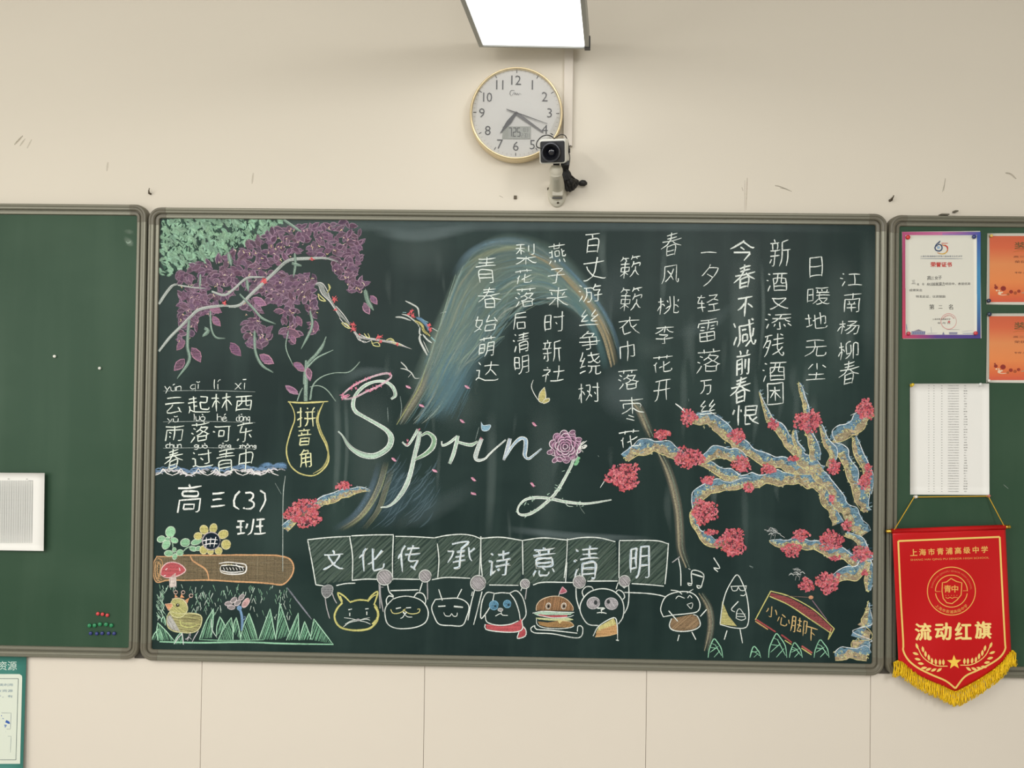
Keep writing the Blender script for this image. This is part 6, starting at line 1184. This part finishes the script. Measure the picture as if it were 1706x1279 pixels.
v = [Vector((cen.x+rx_*r_*math.cos(6.2832*k/n), -d, cen.z+rz_*r_*math.sin(6.2832*k/n))) for r_, d in prof for k in range(n)]
mesh('bracket_base', v, [(i*n+k, i*n+(k+1) % n, (i+1)*n+(k+1) % n, (i+1)*n+k) for i in range(len(prof)-1) for k in range(n)], m_br, cm, True)
jt = pd(425, 640, .125)
MB().tube([pd(445, 1000, .004), pd(442, 960, .022), pd(440, 900, .045), pd(432, 820, .075), pd(425, 740, .105), pd(425, 690, .120)], [.026, .0225, .0195, .0175, .0150, .0145], 28).build('bracket_arm', m_br, cm, True)
MB().tube([pd(425, 705, .117), pd(425, 690, .120), pd(425, 650, .124), pd(427, 600, .126)], [.0165, .017, .0165, .012], 24).build('bracket_collar', m_br, cm, True)
MB().tube([pd(430, 640, .126), pd(430, 540, .130)], .0085, 16).build('mounting_bolt', m_face, cm, True)
sc_ = pd(450, 1182, .0); MB().lathe([(.0028, -.009), (.0028, -.0115), (.0001, -.012)], 14, Matrix.Translation(Vector((sc_.x, 0, sc_.z)))).build('bracket_screw', m_iron, cm, True)
mb = MB(); a, b_ = pd(368, 945, .055), pd(525, 1085, .03); mb.box(a.x, -.047, b_.z, b_.x, -.012, a.z, bev=.003); mb.build('bracket_cover', mat('grey_cover', (190, 186, 172), .4), cm)
a, b_ = pd(368, 1082, .047), pd(520, 1098, .047); MB().box(a.x, -.0478, b_.z, b_.x, -.040, a.z).build('cover_slot', m_face, cm)
a, b_ = pd(492, 565, .075), pd(622, 640, .075); MB().box(a.x, -.10, b_.z, b_.x, -.065, a.z, bev=.002).build('tilt_clamp', m_face, cm)
def cable(name, pts, r, m=None, parent=cm): 
    q = spline([(x, y, d*1000) for x, y, d in pts], 14); return MB().tube([pd(x, y, d/1000) for x, y, d in q], r, 8).build(name, m or m_rub, parent, True)
cable('lens_cable', [(250, 330, .188), (180, 335, .190), (130, 310, .185), (135, 240, .175), (200, 165, .165), (280, 138, .155), (350, 155, .15), (400, 200, .15), (412, 255, .165)], .0014)
cable('power_cable', [(290, 275, .19), (350, 235, .18), (430, 165, .15), (500, 130, .13), (560, 145, .11), (595, 210, .095), (612, 270, .09), (615, 320, .085)], .0013)
MB().tube([pd(614, 300, .088), pd(614, 340, .088), pd(612, 345, .088), pd(612, 405, .088)], [.0022, .003, .0046, .0046], 12).build('cable_plug', m_rub, cm, True)
MB().tube([pd(414, 235, .166), pd(414, 262, .172)], .0024, 10).build('cable_plug', m_rub, cm, True)
cable('power_cable', [(620, 400, .085), (632, 480, .08), (620, 600, .06), (600, 690, .05)], .0012)
cable('wall_cable', [(600, 310, .06), (640, 300, .02), (665, 305, .004)], .0014)
cb = empty('cable_bundle', pd(620, 960, .03), 'black bundled cables hanging beside the camera bracket', 'cables')
for k, (x, y, dd) in enumerate(((560, 930, .03), (595, 970, .035), (635, 975, .03), (675, 955, .03), (705, 925, .028), (730, 890, .022), (620, 900, .045), (660, 880, .045))):
    s_ = [(545+k*3, 650, .05), (530+k*14, 740, .048), ((530+x)/2+10, 830, .046), (x-10, y-50, dd+.006), (x, y, dd), (x+18, y-45, dd-.004), ((x+600)/2, 800, dd), (570+k*4, 690, .045)]
    q = spline([(a, b, d*1000) for a, b, d in s_], 14); MB().tube([pd(a, b, d/1000) for a, b, d in q], .0052, 8).build('cable_loop', m_rub, cb, True)
q = spline([(600, 720, 40.), (690, 790, 30.), (750, 860, 16.), (800, 880, 8.)], 10); MB().tube([pd(a, b, d/1000) for a, b, d in q], .0026, 8).build('cable_tail', m_rub, cb, True)
MB().tube([pd(765, 880, .012), pd(785, 875, .012), pd(820, 865, .012), pd(860, 870, .012), pd(890, 875, .010)], [.003, .0065, .0085, .008, .004], 14).build('cable_connector', m_rub, cb, True)
a = pd(302, 965, 0); MB().tube([a, a+Vector((0, -.012, 0))], .0025, 10).build('bracket_bolt', m_iron, cm, True)

# ------------------------------------------------------------------ hanging blackboard lamp
HL = CZ+.90
def onz(px, py, z): v = f_ + R_*((px-PW/2)/F) - U_*((py-PH/2)/F); t = (z-CZ)/v.z; return Vector((v.x*t, -D+v.y*t, z))
f1, f2, n1, n2 = onz(797, 78.5, HL), onz(983, 82, HL), onz(768, 0, HL), onz(973.5, 0, HL)
cx_ = (f1+f2)/2; dr = ((n1+n2)/2-cx_).normalized(); sd = Vector(((f2-f1).x, (f2-f1).y, 0)).normalized(); wl = ((f2-f1).length+(n2-n1).length)/4
lamp = empty('ceiling_lamp', cx_+dr*.6+Vector((0, 0, .0)), 'glowing rectangular panel lamp hanging above the clock, cut by the top edge', 'lamp')
Mx = Matrix((( sd.x, dr.x, 0, cx_.x), (sd.y, dr.y, 0, cx_.y), (0, 0, 1, HL), (0, 0, 0, 1)))
m_al = mat('lamp_aluminium', (158, 160, 156), .4, .2); m_dif = mat('lamp_diffuser', (255, 255, 255), .5, noise=0, emit=1.45)
fr_ = MB(); rw = .011
fr_.box(-wl, 0, 0, -wl+rw, 1.2, .045, Mx); fr_.box(wl-rw, 0, 0, wl, 1.2, .045, Mx); fr_.box(-wl+rw, 0, 0, wl-rw, .006, .045, Mx); fr_.box(-wl+rw, 1.194, 0, wl-rw, 1.2, .045, Mx); fr_.box(-wl, 0, .04, wl, 1.2, .047, Mx); fr_.build('lamp_housing', m_al, lamp)
MB().box(-wl+rw, .006, .004, wl-rw, 1.194, .010, Mx).build('lamp_diffuser', m_dif, lamp)
MB().box(wl-.012, -.004, -.002, wl+.003, .012, .03, Mx).build('corner_bracket', m_face, lamp)
for y in (.25, .95):
    q = Mx @ Vector((0, y, .045)); MB().tube([q, Vector((q.x, q.y, 3.1))], .006, 12).build('suspension_rod', m_al, lamp, True)
